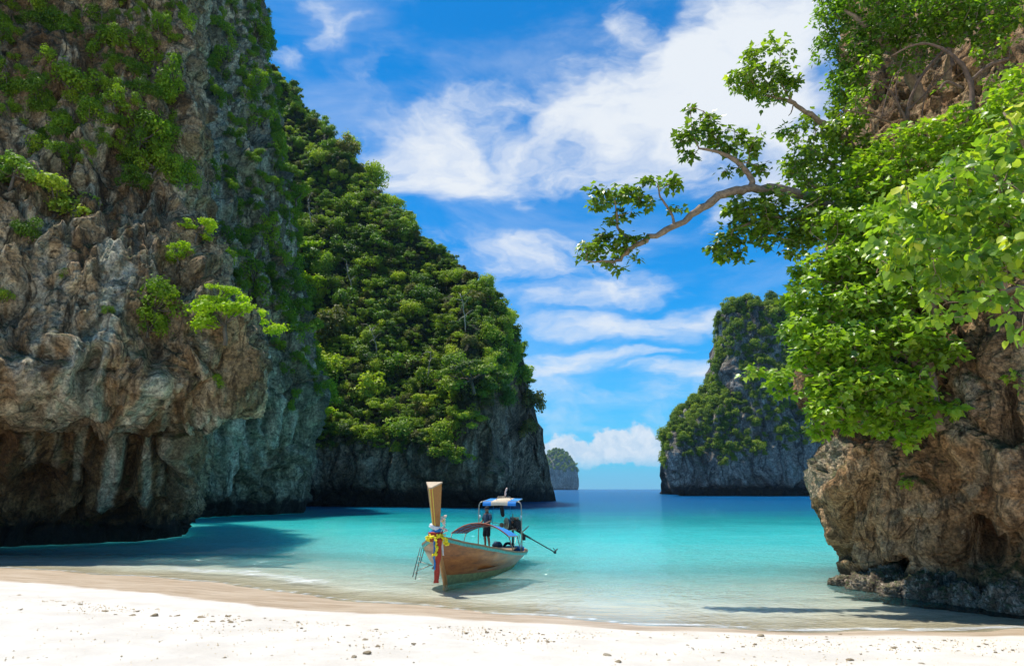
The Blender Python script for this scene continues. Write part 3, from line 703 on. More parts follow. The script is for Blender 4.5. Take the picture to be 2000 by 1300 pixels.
# ------------------------------------------------------------------ trees for the slopes (unit crown radius 1)
def crown_data(rng, style, nleaf):
    """leaf places of a crown of radius about 1 whose foot is at z = 0"""
    if style == 'dome':   # broadleaf dome of clumps
        k = rng.integers(17, 25); u = rng.random(k)*2*math.pi; r = np.sqrt(rng.random(k))*0.74
        cz = 0.45+0.75*np.sqrt(np.maximum(0, 1-r*r))*rng.uniform(-.25, 1.1, k); C_ = np.stack([r*np.cos(u), r*np.sin(u), cz], 1); R = rng.uniform(.22, .44, k); fl = .95
    elif style == 'flat': # layered, spreading
        k = rng.integers(12, 18); u = rng.random(k)*2*math.pi; r = np.sqrt(rng.random(k))*1.05
        lay = rng.integers(0, 3, k); C_ = np.stack([r*np.cos(u), r*np.sin(u), 0.45+0.36*lay-0.12*r], 1); R = rng.uniform(.24, .42, k); fl = .5
    elif style == 'shrub':
        k = rng.integers(9, 14); u = rng.random(k)*2*math.pi; r = np.sqrt(rng.random(k))*0.8
        C_ = np.stack([r*np.cos(u), r*np.sin(u), .05+.85*rng.random(k)], 1); R = rng.uniform(.24, .42, k); fl = 1.0
    else:                 # hanging curtain
        k = 16; C_ = np.stack([rng.normal(0, .38, k), rng.normal(0, .2, k), .5-2.0*rng.random(k)], 1); C_[:, 0] *= (1-.25*np.abs(C_[:, 2])); R = rng.uniform(.18, .36, k); fl = 1.3
    w_ = R**2; idx = rng.choice(k, nleaf, p=w_/w_.sum())
    d = unit(rng.normal(size=(nleaf, 3))); d[:, 2] = np.where((d[:, 2] < -.35) & (rng.random(nleaf) < .5), -d[:, 2], d[:, 2])
    rr = R[idx]*rng.uniform(.60, 1.0, nleaf)*(1+.45*(rng.random(nleaf) < .14))
    pos = C_[idx]+d*rr[:, None]*np.array([1, 1, fl])
    tint = np.clip(.5+rng.normal(0, .14, k)[idx]+rng.normal(0, .13, nleaf), 0, 1)
    nrm = unit(d+np.array([0, 0, .45])+rng.normal(0, .5, (nleaf, 3))); ax = unit(np.cross(nrm, rng.normal(size=(nleaf, 3)))+np.array([0, 0, -.25]))
    return pos, ax, nrm, tint, C_
def variant(style, nleaf, size, mat, kind, seed, trunk=True):
    rng = np.random.default_rng(seed)
    pos, ax, nrm, tint, C_ = crown_data(rng, style, nleaf)
    V, Fa, k = leaf_verts(kind, pos, ax, nrm, rng.uniform(.7, 1.3, nleaf)*size)
    me = bpy.data.meshes.new('crown'); o = mk('crown', V, Fa, mat, smooth=False); vattr(o, 'tint', np.repeat(tint, k)); me = o.data; bpy.data.objects.remove(o)
    b = MB(); foot = np.array([0, 0, -.35]); fork = np.array([rng.normal(0, .08), rng.normal(0, .08), .35 if style != 'shrub' else .05])
    b.tube(wiggle([foot, fork], 3, .015, rng), np.linspace(.075, .055, 4), 6)
    for c in C_[rng.choice(len(C_), min(9, len(C_)), replace=False)]:
        b.tube(wiggle([fork, (fork+c)/2+[0, 0, -.06], c], 2, .02, rng), np.linspace(.04, .012, 5), 4)
    o = b.build('trunk', m_barkd); tm = o.data; bpy.data.objects.remove(o)
    return me, tm
def plant_object(name, var, loc, scale, rot, label, cat, group):
    me, tm = var
    e = bpy.data.objects.new(name, None); COL.objects.link(e); e.empty_display_size = .2
    e.location = loc; e.rotation_euler = rot; e.scale = scale
    tag(e, label, cat, group)
    c = bpy.data.objects.new('crown', me); COL.objects.link(c); c.parent = e
    t = bpy.data.objects.new('trunk', tm); COL.objects.link(t); t.parent = e
    return e, c

V_dome = [variant('dome', (2600, 1700)[i % 2], (.105, .15)[i % 2], (mL_hill, mL_hill2, mL_hill, mL_hill, mL_hill2, mL_hill3)[i], 'quad', 100+i) for i in range(6)]
V_flat = [variant('flat', 2400, .115, (mL_hill, mL_hill2, mL_hill2, mL_hill)[i], 'quad', 200+i) for i in range(4)]
V_dshr = [variant('shrub', 1800, .105, mL_dark, 'quad', 300+i) for i in range(5)]
V_hang = [variant('hang', 2000, .10, mL_dark, 'quad', 400+i) for i in range(3)]
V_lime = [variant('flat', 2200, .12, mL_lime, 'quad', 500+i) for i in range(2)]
V_isle = [variant('dome', 1500, .15, mL_isl, 'quad', 600+i) for i in range(3)]+[variant('shrub', 1300, .15, mL_isl, 'quad', 650+i) for i in range(3)]

def fill_points(name, pts, scl, rotz, idx, sources, label, cat=None):
    """uncountable undergrowth: real plants set on points"""
    me = bpy.data.meshes.new(name); me.from_pydata([tuple(p) for p in pts], [], []); me.update()
    for nm, arr in (('scl', scl), ('rz', rotz)):
        a = me.attributes.new(nm, 'FLOAT', 'POINT'); a.data.foreach_set('value', np.asarray(arr, dtype=np.float32))
    a = me.attributes.new('idx', 'INT', 'POINT'); a.data.foreach_set('value', np.asarray(idx, dtype=np.int32))
    o = bpy.data.objects.new(name, me); COL.objects.link(o)
    g = bpy.data.node_groups.new(name, 'GeometryNodeTree')
    g.interface.new_socket('Geometry', in_out='INPUT', socket_type='NodeSocketGeometry'); g.interface.new_socket('Geometry', in_out='OUTPUT', socket_type='NodeSocketGeometry')
    gi = g.nodes.new('NodeGroupInput'); go = g.nodes.new('NodeGroupOutput')
    iop = g.nodes.new('GeometryNodeInstanceOnPoints'); jn = g.nodes.new('GeometryNodeJoinGeometry'); gti = None
    for s_ in reversed(sources):
        oi = g.nodes.new('GeometryNodeObjectInfo'); oi.inputs[0].default_value = s_; oi.inputs['As Instance'].default_value = True
        g.links.new(oi.outputs['Geometry'], jn.inputs[0])
    def named(nm, typ):
        a_ = g.nodes.new('GeometryNodeInputNamedAttribute'); a_.data_type = typ; a_.inputs[0].default_value = nm; return a_.outputs[0]
    g.links.new(gi.outputs[0], iop.inputs['Points']); g.links.new(jn.outputs[0], iop.inputs['Instance'])
    iop.inputs['Pick Instance'].default_value = True; g.links.new(named('idx', 'INT'), iop.inputs['Instance Index'])
    cx = g.nodes.new('ShaderNodeCombineXYZ'); g.links.new(named('rz', 'FLOAT'), cx.inputs[2]); g.links.new(cx.outputs[0], iop.inputs['Rotation'])
    cs_ = g.nodes.new('ShaderNodeCombineXYZ'); sc_ = named('scl', 'FLOAT')
    for q in range(3): g.links.new(sc_, cs_.inputs[q])
    g.links.new(cs_.outputs[0], iop.inputs['Scale']); g.links.new(iop.outputs[0], go.inputs[0])
    md = o.modifiers.new('scatter', 'NODES'); md.node_group = g
    return tag(o, label, cat, kind='stuff')

class Surf:
    """finds places on a displaced cliff by where they show"""
    def __init__(s, W, N, facing=True):
        s.W = W; s.N = N; s.px, s.py, s.d = proj(W)
    def at(s, x, y, r=9):
        m = (np.hypot(s.px-x, s.py-y) < r) & (s.d > 0)
        if not m.any(): m = np.hypot(s.px-x, s.py-y) < r*4
        if not m.any(): return None
        i = np.flatnonzero(m); j = i[np.argmin(s.d[i])]
        return s.W[j], s.N[j]
def poisson(cand, r, n, rng):
    """greedy thinning of candidate points (k,3) with spacing r (array)"""
    keep = []; cell = {}; h = float(np.max(r))
    for i, p in enumerate(cand):
        k = tuple((p//h).astype(int)); ok = True
        for dx in (-1, 0, 1):
            for dy in (-1, 0, 1):
                for dz in (-1, 0, 1):
                    for j in cell.get((k[0]+dx, k[1]+dy, k[2]+dz), ()):
                        if np.sum((cand[j]-p)**2) < (r[i]*.5+r[j]*.5)**2: ok = False; break
                    if not ok: break
                if not ok: break
            if not ok: break
        if ok:
            keep.append(i); cell.setdefault(k, []).append(i)
            if len(keep) >= n: break
    return np.array(keep, int)

# --- forest on the hill
rng = np.random.default_rng(5)
S3 = Surf(WH3, NH3)
# how densely the hill is overgrown at each place of its surface
sy = np.interp(S3.px, silx, sily)
lowedge = np.interp(S3.px, [540, 600, 680, 760, 840, 900, 950, 1000, 1045, 1060], [880, 900, 870, 880, 900, 850, 800, 740, 800, 820])
m = (S3.py < lowedge+20*fbm(WH3*0.08, 2)) & (WH3[:, 2] > 4) & (S3.px > 360) & (S3.px < 1075) & (WH3[:, 1] < 215)
bare = (np.hypot((S3.px-890)/45, (S3.py-560)/35) < 1) | (np.hypot((S3.px-1000)/22, (S3.py-790)/60) < 1)
m &= ~(bare & (rng.random(len(bare)) < .8))
ci = np.flatnonzero(m); rng.shuffle(ci); ci = ci[:60000]
# nearer, larger first
cand = WH3[ci]; r = rng.choice([2.2, 2.8, 3.4, 4.2, 5.4], len(ci))*rng.uniform(.88, 1.12, len(ci))*(1-.25*(S3.py[ci] < 300))
k1 = poisson(cand, r*1.05, 300, rng)
ZONES = [('high on the hill', lambda x, y: y < 300), ('halfway up the hill', lambda x, y: y < 560), ('low on the hill', lambda x, y: True)]
hill_src = []
vis = []
for i in k1:
    j = ci[i]; x, y = S3.px[j], S3.py[j]
    zone = next(z for z, f_ in ZONES if f_(x, y))
    edge = y < np.interp(x, silx, sily)+30
    st = rng.random(); var = V_dome[rng.integers(6)] if st < .68 else V_flat[rng.integers(4)]
    rr = r[i]*rng.uniform(.58, .84)
    word = ('dense round crowned' if st < .68 else 'layered spreading')
    hz3 = ('beside the shaded headland' if x < 640 else 'in the middle of the slope' if x < 800 else 'above the boat' if x < 930 else 'near the seaward end')
    lab = f'{word} tree ' + (f'on the hill skyline {hz3}' if edge else f'{zone} {hz3}')
    n_ = NH3[j]; loc = cand[i]+n_*0.1*rr
    e, c = plant_object('broadleaf_tree', var, loc, (rr, rr, rr*rng.uniform(.8, 1.25)), (rng.normal(0, .12)-.12, rng.normal(0, .12)+.10, rng.uniform(0, 6.28)), lab, 'tree', 'trees covering the forested hill')
    if len(hill_src) < 14: hill_src.append(c)
k2 = poisson(cand[::-1], r[::-1]*.42, 3600, rng)
k2 = len(cand)-1-k2
fill_points('undergrowth', cand[k2]-NH3[ci[k2]]*0.6, r[k2]*rng.uniform(.30, .50, len(k2)), rng.uniform(0, 6.28, len(k2)), rng.integers(0, 14, len(k2)), hill_src, 'dense green undergrowth and small trees filling the gaps on the forested hill', 'undergrowth')

# a few bare, dead trees stand out of the green
rgd = np.random.default_rng(91); m_dead = bark('dead_bark', (0.22, 0.19, 0.15), (0.50, 0.45, 0.38), 3)
for (x, y, lab) in ((610,440,'bare grey dead tree among green crowns high on the hill'),(735,690,'pale leafless branches showing in the middle of the hill'),(835,745,'dead branching tree low on the hill above the boat prow'),(690,560,'thin bare trunk standing in the forest of the hill'),(560,330,'leafless tree near the headland high on the hill'),(905,640,'bare twiggy tree toward the seaward side of the hill')):
    hit = S3.at(x, y)
    if hit is None: continue
    p, n_ = hit; e = empty('dead_tree', tuple(p)); tag(e, lab, 'tree', 'dead trees on the hill'); top = p+np.array([n_[0]*3+rgd.normal(0, .8), n_[1]*4.5, 6.0]); b_ = MB(); tr = wiggle([p, (p+top)/2+rgd.normal(0, .3, 3), top], 4, .08, rgd)
    b_.tube(tr, np.linspace(.17, .04, len(tr)), 6).build('trunk', m_dead, e, world=True); b_ = MB()
    for q in range(9):
        a_ = tr[rgd.integers(3, len(tr))]; c_ = a_+unit(rgd.normal(size=3)+[0, -.3, .5])*rgd.uniform(1.2, 2.6); b_.tube(wiggle([a_, (a_+c_)/2+[0, 0, .15], c_], 2, .05, rgd), np.linspace(.06, .018, 5), 4)
    b_.build('branches', m_dead, e, world=True)

# --- island scrub
SI = Surf(WI4, NI4)
ti = np.interp(SI.px, [1312,1322,1340,1366,1404,1414,1420,1428,1455,1490,1530,1600,1800], [862,822,800,782,768,750,655,622,602,606,600,590,605])
dens_ = np.clip(1.15-(SI.py-ti)/np.where(SI.px > 1410, 260, 110), 0, 1)**1.5
patches = np.maximum(0, fbm(WI4*[.022, .022, .030]+3, 3)*1.7)
dens_ = np.maximum(dens_, np.clip(patches, 0, .8)*(SI.py < 900))
dens_[(np.hypot((SI.px-1428)/24, (SI.py-735)/38) < 1)] = 0
for bx, by, br in ((1300,825,16),(1345,790,24),(1400,770,22),(1430,890,14),(1500,800,22),(1540,850,22),(1380,925,8),(1480,875,16),(1350,850,24),(1450,870,24),(1540,780,22)):
    dens_ = np.maximum(dens_, .95*(np.hypot(SI.px-bx, SI.py-by) < br))
m = (rng.random(len(dens_)) < dens_) & (WI4[:, 2] > 12) & (SI.px < 1760) & (WI4[:, 1] < 372)
ci = np.flatnonzero(m); rng.shuffle(ci); ci = ci[:30000]; cand = WI4[ci]; r = rng.uniform(4.0, 7.8, len(ci))
k1 = poisson(cand, r*.92, 230, rng); isl_src = []
for i in k1:
    j = ci[i]; top_ = SI.py[j] < ti[j]+28
    v_ = rng.integers(0, 3) if top_ else rng.integers(0, 6); rr = r[i]*rng.uniform(.52, .68)
    ix, iy = SI.px[j], SI.py[j]
    wh = ('on the low left shoulder' if ix < 1405 and iy < 800 else 'at the left flank' if ix < 1405 else 'on the tall pillar' if iy < 740 else 'half way down the wall' if iy < 850 else 'low on the wall near the sea')
    lab = ('bushy green tree crowning the skyline ' if top_ else 'green bushy tree ' if v_ < 3 else 'low green scrub clump ')+wh+' of the slate grey island'
    e, c = plant_object('island_tree' if v_ < 3 else 'island_shrub', V_isle[v_], cand[i]-NI4[j]*.3, (rr, rr, rr*rng.uniform(.8, 1.1)), (rng.normal(0, .12), rng.normal(0, .12), rng.uniform(0, 6.28)), lab, 'tree' if v_ < 3 else 'shrub', 'trees on the island' if v_ < 3 else 'scrub on the island face')
    if len(isl_src) < 8: isl_src.append(c)
k2 = len(cand)-1-poisson(cand[::-1], r[::-1]*.5, 700, rng)
fill_points('island_scrub', cand[k2], r[k2]*rng.uniform(.28, .42, len(k2)), rng.uniform(0, 6.28, len(k2)), rng.integers(0, 8, len(k2)), isl_src, 'low green scrub growing between the trees of the island', 'scrub')
# --- far islet cover
m = WF5[:, 2] > 62+18*fbm(WF5*.02, 2)
ci = np.flatnonzero(m & (WF5[:, 1] < 2500)); rng.shuffle(ci); cand = WF5[ci]; r = rng.uniform(9, 15, len(ci)); k2 = poisson(cand, r, 420, rng)
fill_points('islet_woodland', cand[k2], r[k2]*.62, rng.uniform(0, 6.28, len(k2)), rng.integers(0, 8, len(k2)), isl_src, 'bluish green woodland over the far islet', 'woodland')

# --- bushes and curtains on the left headlands: (picture x, y, radius in picture units, kind)
S1 = Surf(WL1, NL1); S2 = Surf(WL2, NL2)
def bush_at(S, x, y, rad_px, var, name, label, cat, group, flat=1.0, out=.25):
    hit = S.at(x, y)
    if hit is None: return None
    p, n_ = hit; R = rad_px/F*max(1, (p[1]*CP))
    e, c = plant_object(name, var, p+n_*R*out-np.array([0, 0, .45*R*flat]), (R, R, R*flat), (rng.normal(0, .12), rng.normal(0, .12), rng.uniform(0, 6.28)), label, cat, group)
    return c
NAMED = [(150,165,52,V_dshr[0],'bright green bush on the brown cliff face with bare twigs beneath it'),(175,225,40,V_dshr[1],'darker bush hanging just below the bright bush on the brown cliff'),
 (285,270,58,V_dshr[2],'wide green bush leaning off the middle of the brown cliff'),(300,320,44,V_dshr[3],'lower lobe of green bush in the middle of the brown cliff'),(265,350,36,V_dshr[4],'drooping bush above the grey pitted patch of the brown cliff'),
 (110,410,62,V_flat[0],'flat spreading shrub low on the left edge of the brown cliff'),(20,345,55,V_flat[1],'spreading shrub cut by the left picture edge on the brown cliff'),(60,450,34,V_dshr[0],'small shrub under the flat spreading shrub at the left edge'),
 (315,590,58,V_dshr[1],'round green shrub with pale twigs above the drip stained rock'),(300,640,40,V_dshr[2],'small green tuft under the round shrub above the stained rock'),(215,600,16,V_dshr[3],'small olive tuft beside the pale drip stains'),
 (15,580,26,V_dshr[4],'dark ivy like tuft at the left edge halfway down'),(385,465,34,V_lime[0],'yellow green sprig catching sunlight high on the dark headland'),(355,500,26,V_lime[1],'little sunlit sprig left of the yellow green sprig'),
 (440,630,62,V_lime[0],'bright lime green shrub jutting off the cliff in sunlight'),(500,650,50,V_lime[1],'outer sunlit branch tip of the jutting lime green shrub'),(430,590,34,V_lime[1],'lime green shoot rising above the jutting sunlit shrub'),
 (435,740,20,V_dshr[0],'small green sprig under the lime green shrub'),(280,360,26,V_dshr[2],'little hanging tuft below the wide green bush')]
for x, y, rp, var, lab in NAMED:
    bush_at(S1 if x < 470 else S2, x, y, rp, var, 'cliff_shrub', lab, 'shrub', 'shrubs on the left headlands')
# the greenery that drapes the upper parts of both headlands
def drape(S, W, N, dens, n_obj, rr_, kinds, namer, group, seed, fill_n, fill_label, srcs):
    rg = np.random.default_rng(seed); m_ = (rg.random(len(W)) < dens) & (S.d > 0)
    ci_ = np.flatnonzero(m_); rg.shuffle(ci_); ci_ = ci_[:30000]; cd_ = W[ci_]; r_ = rg.uniform(rr_[0], rr_[1], len(ci_))
    for i in poisson(cd_, r_, n_obj, rg):
        j = ci_[i]; v_, hang = kinds(rg); R = r_[i]*rg.uniform(.62, .9)
        nm, lab, ct = namer(S.px[j], S.py[j], hang)
        plant_object(nm, v_, cd_[i]+N[j]*R*.15-np.array([0, 0, .45*R]), (R, R, R*rg.uniform(.9, 1.3)), (rg.normal(0, .15), rg.normal(0, .15), rg.uniform(0, 6.28)), lab, ct, group)
    k_ = len(cd_)-1-poisson(cd_[::-1], r_[::-1]*.5, fill_n, rg)
    fill_points('creepers', cd_[k_]-N[ci_[k_]]*.1, r_[k_]*rg.uniform(.3, .5, len(k_)), rg.uniform(0, 6.28, len(k_)), rg.integers(0, len(srcs), len(k_)), srcs, fill_label, 'creepers')
src_ = [o for o in COL.objects if o.name.startswith('crown') and o.data in [v[0] for v in V_dshr+V_hang]][:8]
f1_ = fbm(WL1*.16+3, 3)*1.6
d1 = np.clip((1-sstep(S1.py, 200, 470)+sstep(S1.px, 180, 270)*.95*(1-sstep(S1.py, 380, 500))+f1_-.66), 0, 1)*(S1.py > -150)*(S1.px > -120)*(S1.px < 350)*(WL1[:, 2] > 9)*(S1.py < 640)
drape(S1, WL1, NL1, d1, 160, (.8, 2.0), lambda rg: (V_dshr[rg.integers(5)], False) if rg.random() < .62 else (V_hang[rg.integers(3)], True),
      lambda x, y, h: ('cliff_creeper' if h else 'cliff_shrub', ('hanging creeper ' if h else 'leafy shrub ')+('on the top left of' if x < 170 and y < 160 else 'at the top right of' if y < 160 else 'on the upper middle of' if x < 200 else 'on the upper right edge of')+' the nearest brown headland', 'creeper' if h else 'shrub'),
      'greenery draping the nearest headland', 31, 420, 'fine green creepers and ferns covering the upper rock of the nearest headland', src_)
f2_ = fbm(WL2*.07+9, 3)*1.5
edge2 = np.interp(S2.py, [0, 150, 280, 400, 500, 600, 700, 800], [472, 490, 508, 527, 537, 556, 580, 588])
d2 = np.clip(1.05-sstep(S2.py, 420, 760)*1.1+.55*sstep(S2.px-edge2, -60, -15)*(S2.py < 740)+f2_+.05, 0, 1)*(S2.py > -150)*(S2.px > 290)*(S2.py < 800)
d2 *= 1-.95*((np.hypot((S2.px-412)/20, (S2.py-250)/60) < 1) | (np.hypot((S2.px-425)/34, (S2.py-420)/62) < 1) | (np.hypot((S2.px-470)/22, (S2.py-360)/40) < 1))
drape(S2, WL2, NL2, d2, 230, (1.5, 3.6), lambda rg: (V_dshr[rg.integers(5)], False) if rg.random() < .6 else (V_hang[rg.integers(3)], True),
      lambda x, y, h: ('cliff_creeper' if h else 'cliff_shrub', ('hanging creeper ' if h else 'leafy shrub ')+('high up on' if y < 220 else 'in the middle of' if y < 480 else 'low on')+(' the outer edge of' if x > 490 else ' the inner face of')+' the shaded middle headland', 'creeper' if h else 'shrub'),
      'greenery draping the middle headland', 32, 900, 'fine green creepers covering the rock of the shaded middle headland', src_)
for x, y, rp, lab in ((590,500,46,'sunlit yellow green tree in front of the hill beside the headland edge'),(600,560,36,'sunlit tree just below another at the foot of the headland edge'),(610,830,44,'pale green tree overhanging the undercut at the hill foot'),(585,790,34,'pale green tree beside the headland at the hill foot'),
                      (930,730,50,'flat topped bright tree on the lower right of the hill'),(880,880,38,'low spreading tree over the water behind the boat prow')):
    hit = S3.at(x, y)
    if hit is not None:
        p, n_ = hit; R = rp/F*p[1]; plant_object('overhanging_tree', V_lime[rng.integers(2)] if x < 620 else V_flat[rng.integers(4)], p+n_*R*.35-np.array([0, 0, .6*R]), (R, R, R*.8), (-.25, .2, rng.uniform(0, 6.28)), lab, 'tree', 'trees at the edges of the forested hill')
for x, y, rp in ((1030,690,16),(1040,740,20),(1046,790,22),(1050,830,18),(1022,650,16),(1010,780,24)):
    hit = S3.at(x-8, y, 16)
    if hit is not None:
        p, n_ = hit; R = rp/F*p[1]*1.2; plant_object('overhanging_tree', V_dome[rng.integers(6)], p+np.array([.3*R, -.2*R, -.5*R]), (R, R, R*1.1), (0, .5, rng.uniform(0, 6.28)), 'thin crowned tree leaning out over the right hand edge of the hill', 'tree', 'trees leaning out from the right end of the hill')
m_barkb = bark('brown_bark', (0.045, 0.024, 0.014), (0.22, 0.13, 0.08))
# ------------------------------------------------------------------ trees on and before the right cliff
S6 = Surf(WR6, NR6)
SUNV = np.array(to_sun)
def canopy(clusters, per, kind, lsize, rng, droop=.35, sub=7, spread=.5, nj=.5):
    """clusters: (px,py,Y,rx,ry,depth_m[,weight]) -> sprays of leaves; returns leaf arrays and spray centres"""
    P_, A_, N_, T_, Cn = [], [], [], [], []
    for cl in clusters:
        px, py, Y, rx, ry, dz = cl[:6]; w_ = cl[6] if len(cl) > 6 else 1.0
        c = np.array(P(px, py, Y)); m_px = Y*1.0/F
        nsp = max(3, int(per*w_*rx*ry/1000))
        d = unit(rng.normal(size=(nsp, 3)))*rng.uniform(.35, 1, (nsp, 1))**.6
        cen = c+d*np.array([rx*m_px, dz, ry*m_px*.98])
        for q in cen:
            k = rng.integers(max(3, sub-3), sub+4); ou = unit(rng.normal(size=(k, 3))); ou[:, 2] = ou[:, 2]*.55
            pos = q+ou*lsize*rng.uniform(.3, 1.25, (k, 1))*spread*2
            ax = unit(ou+np.array([0, 0, -droop])+rng.normal(0, .25, (k, 3)))
            nr = unit(SUNV*.75+np.array([0, -.45, .30])+rng.normal(0, nj, (k, 3)))
            tb = rng.normal(.5, .2)
            P_.append(pos); A_.append(ax); N_.append(nr); T_.append(np.clip(tb+rng.normal(0, .13, k), 0, 1)); Cn.append(q)
    return np.concatenate(P_), np.concatenate(A_), np.concatenate(N_), np.concatenate(T_), np.array(Cn)
def big_tree(name, label, cat, limbs, clusters, per, kind, lsize, mat, seed, group=None, droop=.35, sub=7, pieces=300, barkm=None, twig=.5, tw_r=.012, spread=.5, wamp=.03, nj=.5):
    """limbs: list of [(px,py,Y,radius)...]; first one is the trunk"""
    rng = np.random.default_rng(seed); barkm = barkm or m_bark
    root0 = np.array(P(*limbs[0][0][:3]))
    e = empty(name, tuple(root0)); tag(e, label, cat, group)
    nodes = []
    for li, L in enumerate(limbs):
        pts = [np.array(P(a, b, c)) for a, b, c, r in L]; rs = [q[3] for q in L]
        W_ = wiggle(pts, 5, wamp*rs[0]*4, rng); rr = np.interp(np.linspace(0, len(L)-1, len(W_)), range(len(L)), rs)*rng.uniform(.88, 1.14, len(W_))
        MB().tube(W_, rr, 10).build('trunk' if li == 0 else 'branch', barkm, e, world=True)
        nodes.append(W_[1:])
    nodes = np.concatenate(nodes)
    pos, ax, nr, tint, cen = canopy(clusters, per, kind, lsize, rng, droop, sub, spread, nj)
    # twigs from the limbs out to the sprays
    tb = MB(); pick = rng.choice(len(cen), int(len(cen)*twig), replace=False)
    own = list(nodes)
    for i in pick:
        c = cen[i]; A = np.array(own); d2 = np.sum((A-c)**2, 1); j = int(np.argmin(d2)); a = A[j]
        L_ = math.sqrt(d2[j])
        if L_ > 4.5: continue
        mid = (a+c)/2+rng.normal(0, .09*L_, 3)
        tb.tube(wiggle([a, mid, c], 2, .01*L_, rng), np.linspace(tw_r*(1+.6*L_), tw_r*.45, 5), 4)
        own.append(mid); own.append(c)
    if tb.V: tag(tb.build('twigs', barkm, e, world=True), kind='stuff')
    size = lsize*np.clip(rng.normal(.92, .22, len(pos)), .42, 1.4)
    # the leaves that show largest are single parts, the others one mass
    px, py, dep = proj(pos); app = size/dep; inside = (px > 0) & (px < 2000) & (py > 0) & (py < 1300)
    order = np.argsort(-(app*inside*(1+.5*(rng.random(len(app)))))); pk = order[:pieces]; rest = order[pieces:]
    Minv = parent_matrix(e).inverted()
    for i in pk: leaf_piece(kind, mat, int(min(3, tint[i]*4)), e, pos[i], ax[i], nr[i], float(size[i]), Minv)
    if len(rest):
        o = leaf_mesh('foliage', kind, pos[rest], ax[rest], nr[rest], size[rest], tint[rest], mat, e, world=True); tag(o, kind='stuff')
    return e
Q = 23.0
big_tree('overhanging_tree', 'old tree stretching a long bare limb with leafy tufts out over the lagoon', 'tree',
  [[(1760,470,25,.34),(1650,420,24,.26),(1560,378,23.4,.19),(1470,368,23,.17),(1415,378,23,.155),(1370,408,23,.135),(1325,438,23,.115),(1272,463,23,.10),(1222,494,23,.075),(1195,511,23,.05),(1143,508,22.9,.018)],
   [(1470,368,23,.12),(1466,345,23,.11),(1440,316,23,.095),(1405,298,23,.07),(1365,290,23,.035)],
   [(1318,440,23,.06),(1310,415,23,.045),(1290,385,23,.035),(1285,360,22.8,.015)],
   [(1248,477,23,.06),(1210,450,23,.05),(1205,420,23,.035),(1200,385,22.9,.015)],
   [(1650,425,24,.12),(1580,430,23.5,.09),(1500,425,23,.06),(1430,450,22.8,.02)],
   [(1440,330,23,.03),(1455,318,22.9,.02),(1485,325,22.8,.01)]],
  [(1152,490,Q,26,26,.5),(1182,468,Q,24,16,.5),(1215,480,Q,22,16,.5),(1190,505,Q,14,10,.3),(1205,525,Q,10,10,.2),(1235,470,Q,20,12,.4),
   (1200,380,Q,38,18,.6),(1160,375,Q,16,8,.3),(1170,402,Q,18,8,.3),(1240,378,Q,22,14,.4),(1260,395,Q,18,16,.4),(1265,355,Q,14,12,.3),(1305,350,Q,16,14,.3),(1315,365,Q,14,12,.3),(1322,405,Q,11,9,.2),(1225,420,Q,18,10,.3),(1240,505,Q,10,10,.2),(1195,430,Q,10,8,.3),
   (1350,260,Q,26,18,.5),(1335,275,Q,12,22,.3),(1385,240,Q,26,16,.5),(1400,265,Q,26,16,.5),(1350,215,Q,14,8,.2),(1345,300,Q,14,14,.3),(1420,285,Q,22,14,.4),(1420,335,Q,14,9,.2),(1465,290,Q,18,22,.4),(1480,270,Q,12,12,.3),(1490,330,Q,14,14,.3),(1440,268,Q,16,12,.3),(1455,325,Q,9,9,.2),
   (1430,470,Q,28,30,.8),(1470,430,Q,36,34,1.0),(1440,400,Q,26,22,.7),(1510,455,Q,34,28,1.0),(1500,400,Q,40,24,1.0),(1560,440,Q,40,40,1.2),(1560,480,Q,34,20,1.0),(1410,495,Q,16,18,.4),(1445,500,Q,10,18,.3),(1600,400,Q,40,36,1.3),(1650,440,Q,40,40,1.3),(1395,480,Q,12,16,.3)],
  44, 'lobed', .215, mL_fig, 21, sub=6, tw_r=.014)
big_tree('leaning_tree', 'small tree leaning out higher on the cliff, its crown bright against white cloud', 'tree',
  [[(1700,330,26,.20),(1640,265,25,.13),(1590,232,24.5,.10),(1550,203,24.2,.085),(1520,192,24,.06),(1495,188,24,.04)],
   [(1548,202,24.2,.045),(1535,180,24,.035),(1522,150,24,.02),(1525,100,24,.010)],
   [(1515,190,24,.04),(1490,150,24,.025),(1470,120,24,.012)],[(1550,203,24.2,.03),(1545,220,24.2,.02),(1540,226,24.1,.012)]],
  [(1455,150,24,30,34,.9),(1470,115,24,18,22,.6),(1490,180,24,24,16,.6),(1435,150,24,12,16,.4),(1505,150,24,22,30,.7),(1465,175,24,18,14,.5),(1540,170,24,22,20,.6),(1535,140,24,18,12,.4),(1510,95,24,14,9,.3),(1538,82,24,9,8,.2),(1540,105,24,10,7,.2),(1500,75,24,8,5,.2),(1555,160,24,12,9,.3),(1475,95,24,14,12,.4),(1490,205,24,10,8,.3),(1525,195,24,14,9,.3)],
  50, 'lobed', .20, mL_fig, 22, sub=6, tw_r=.012)
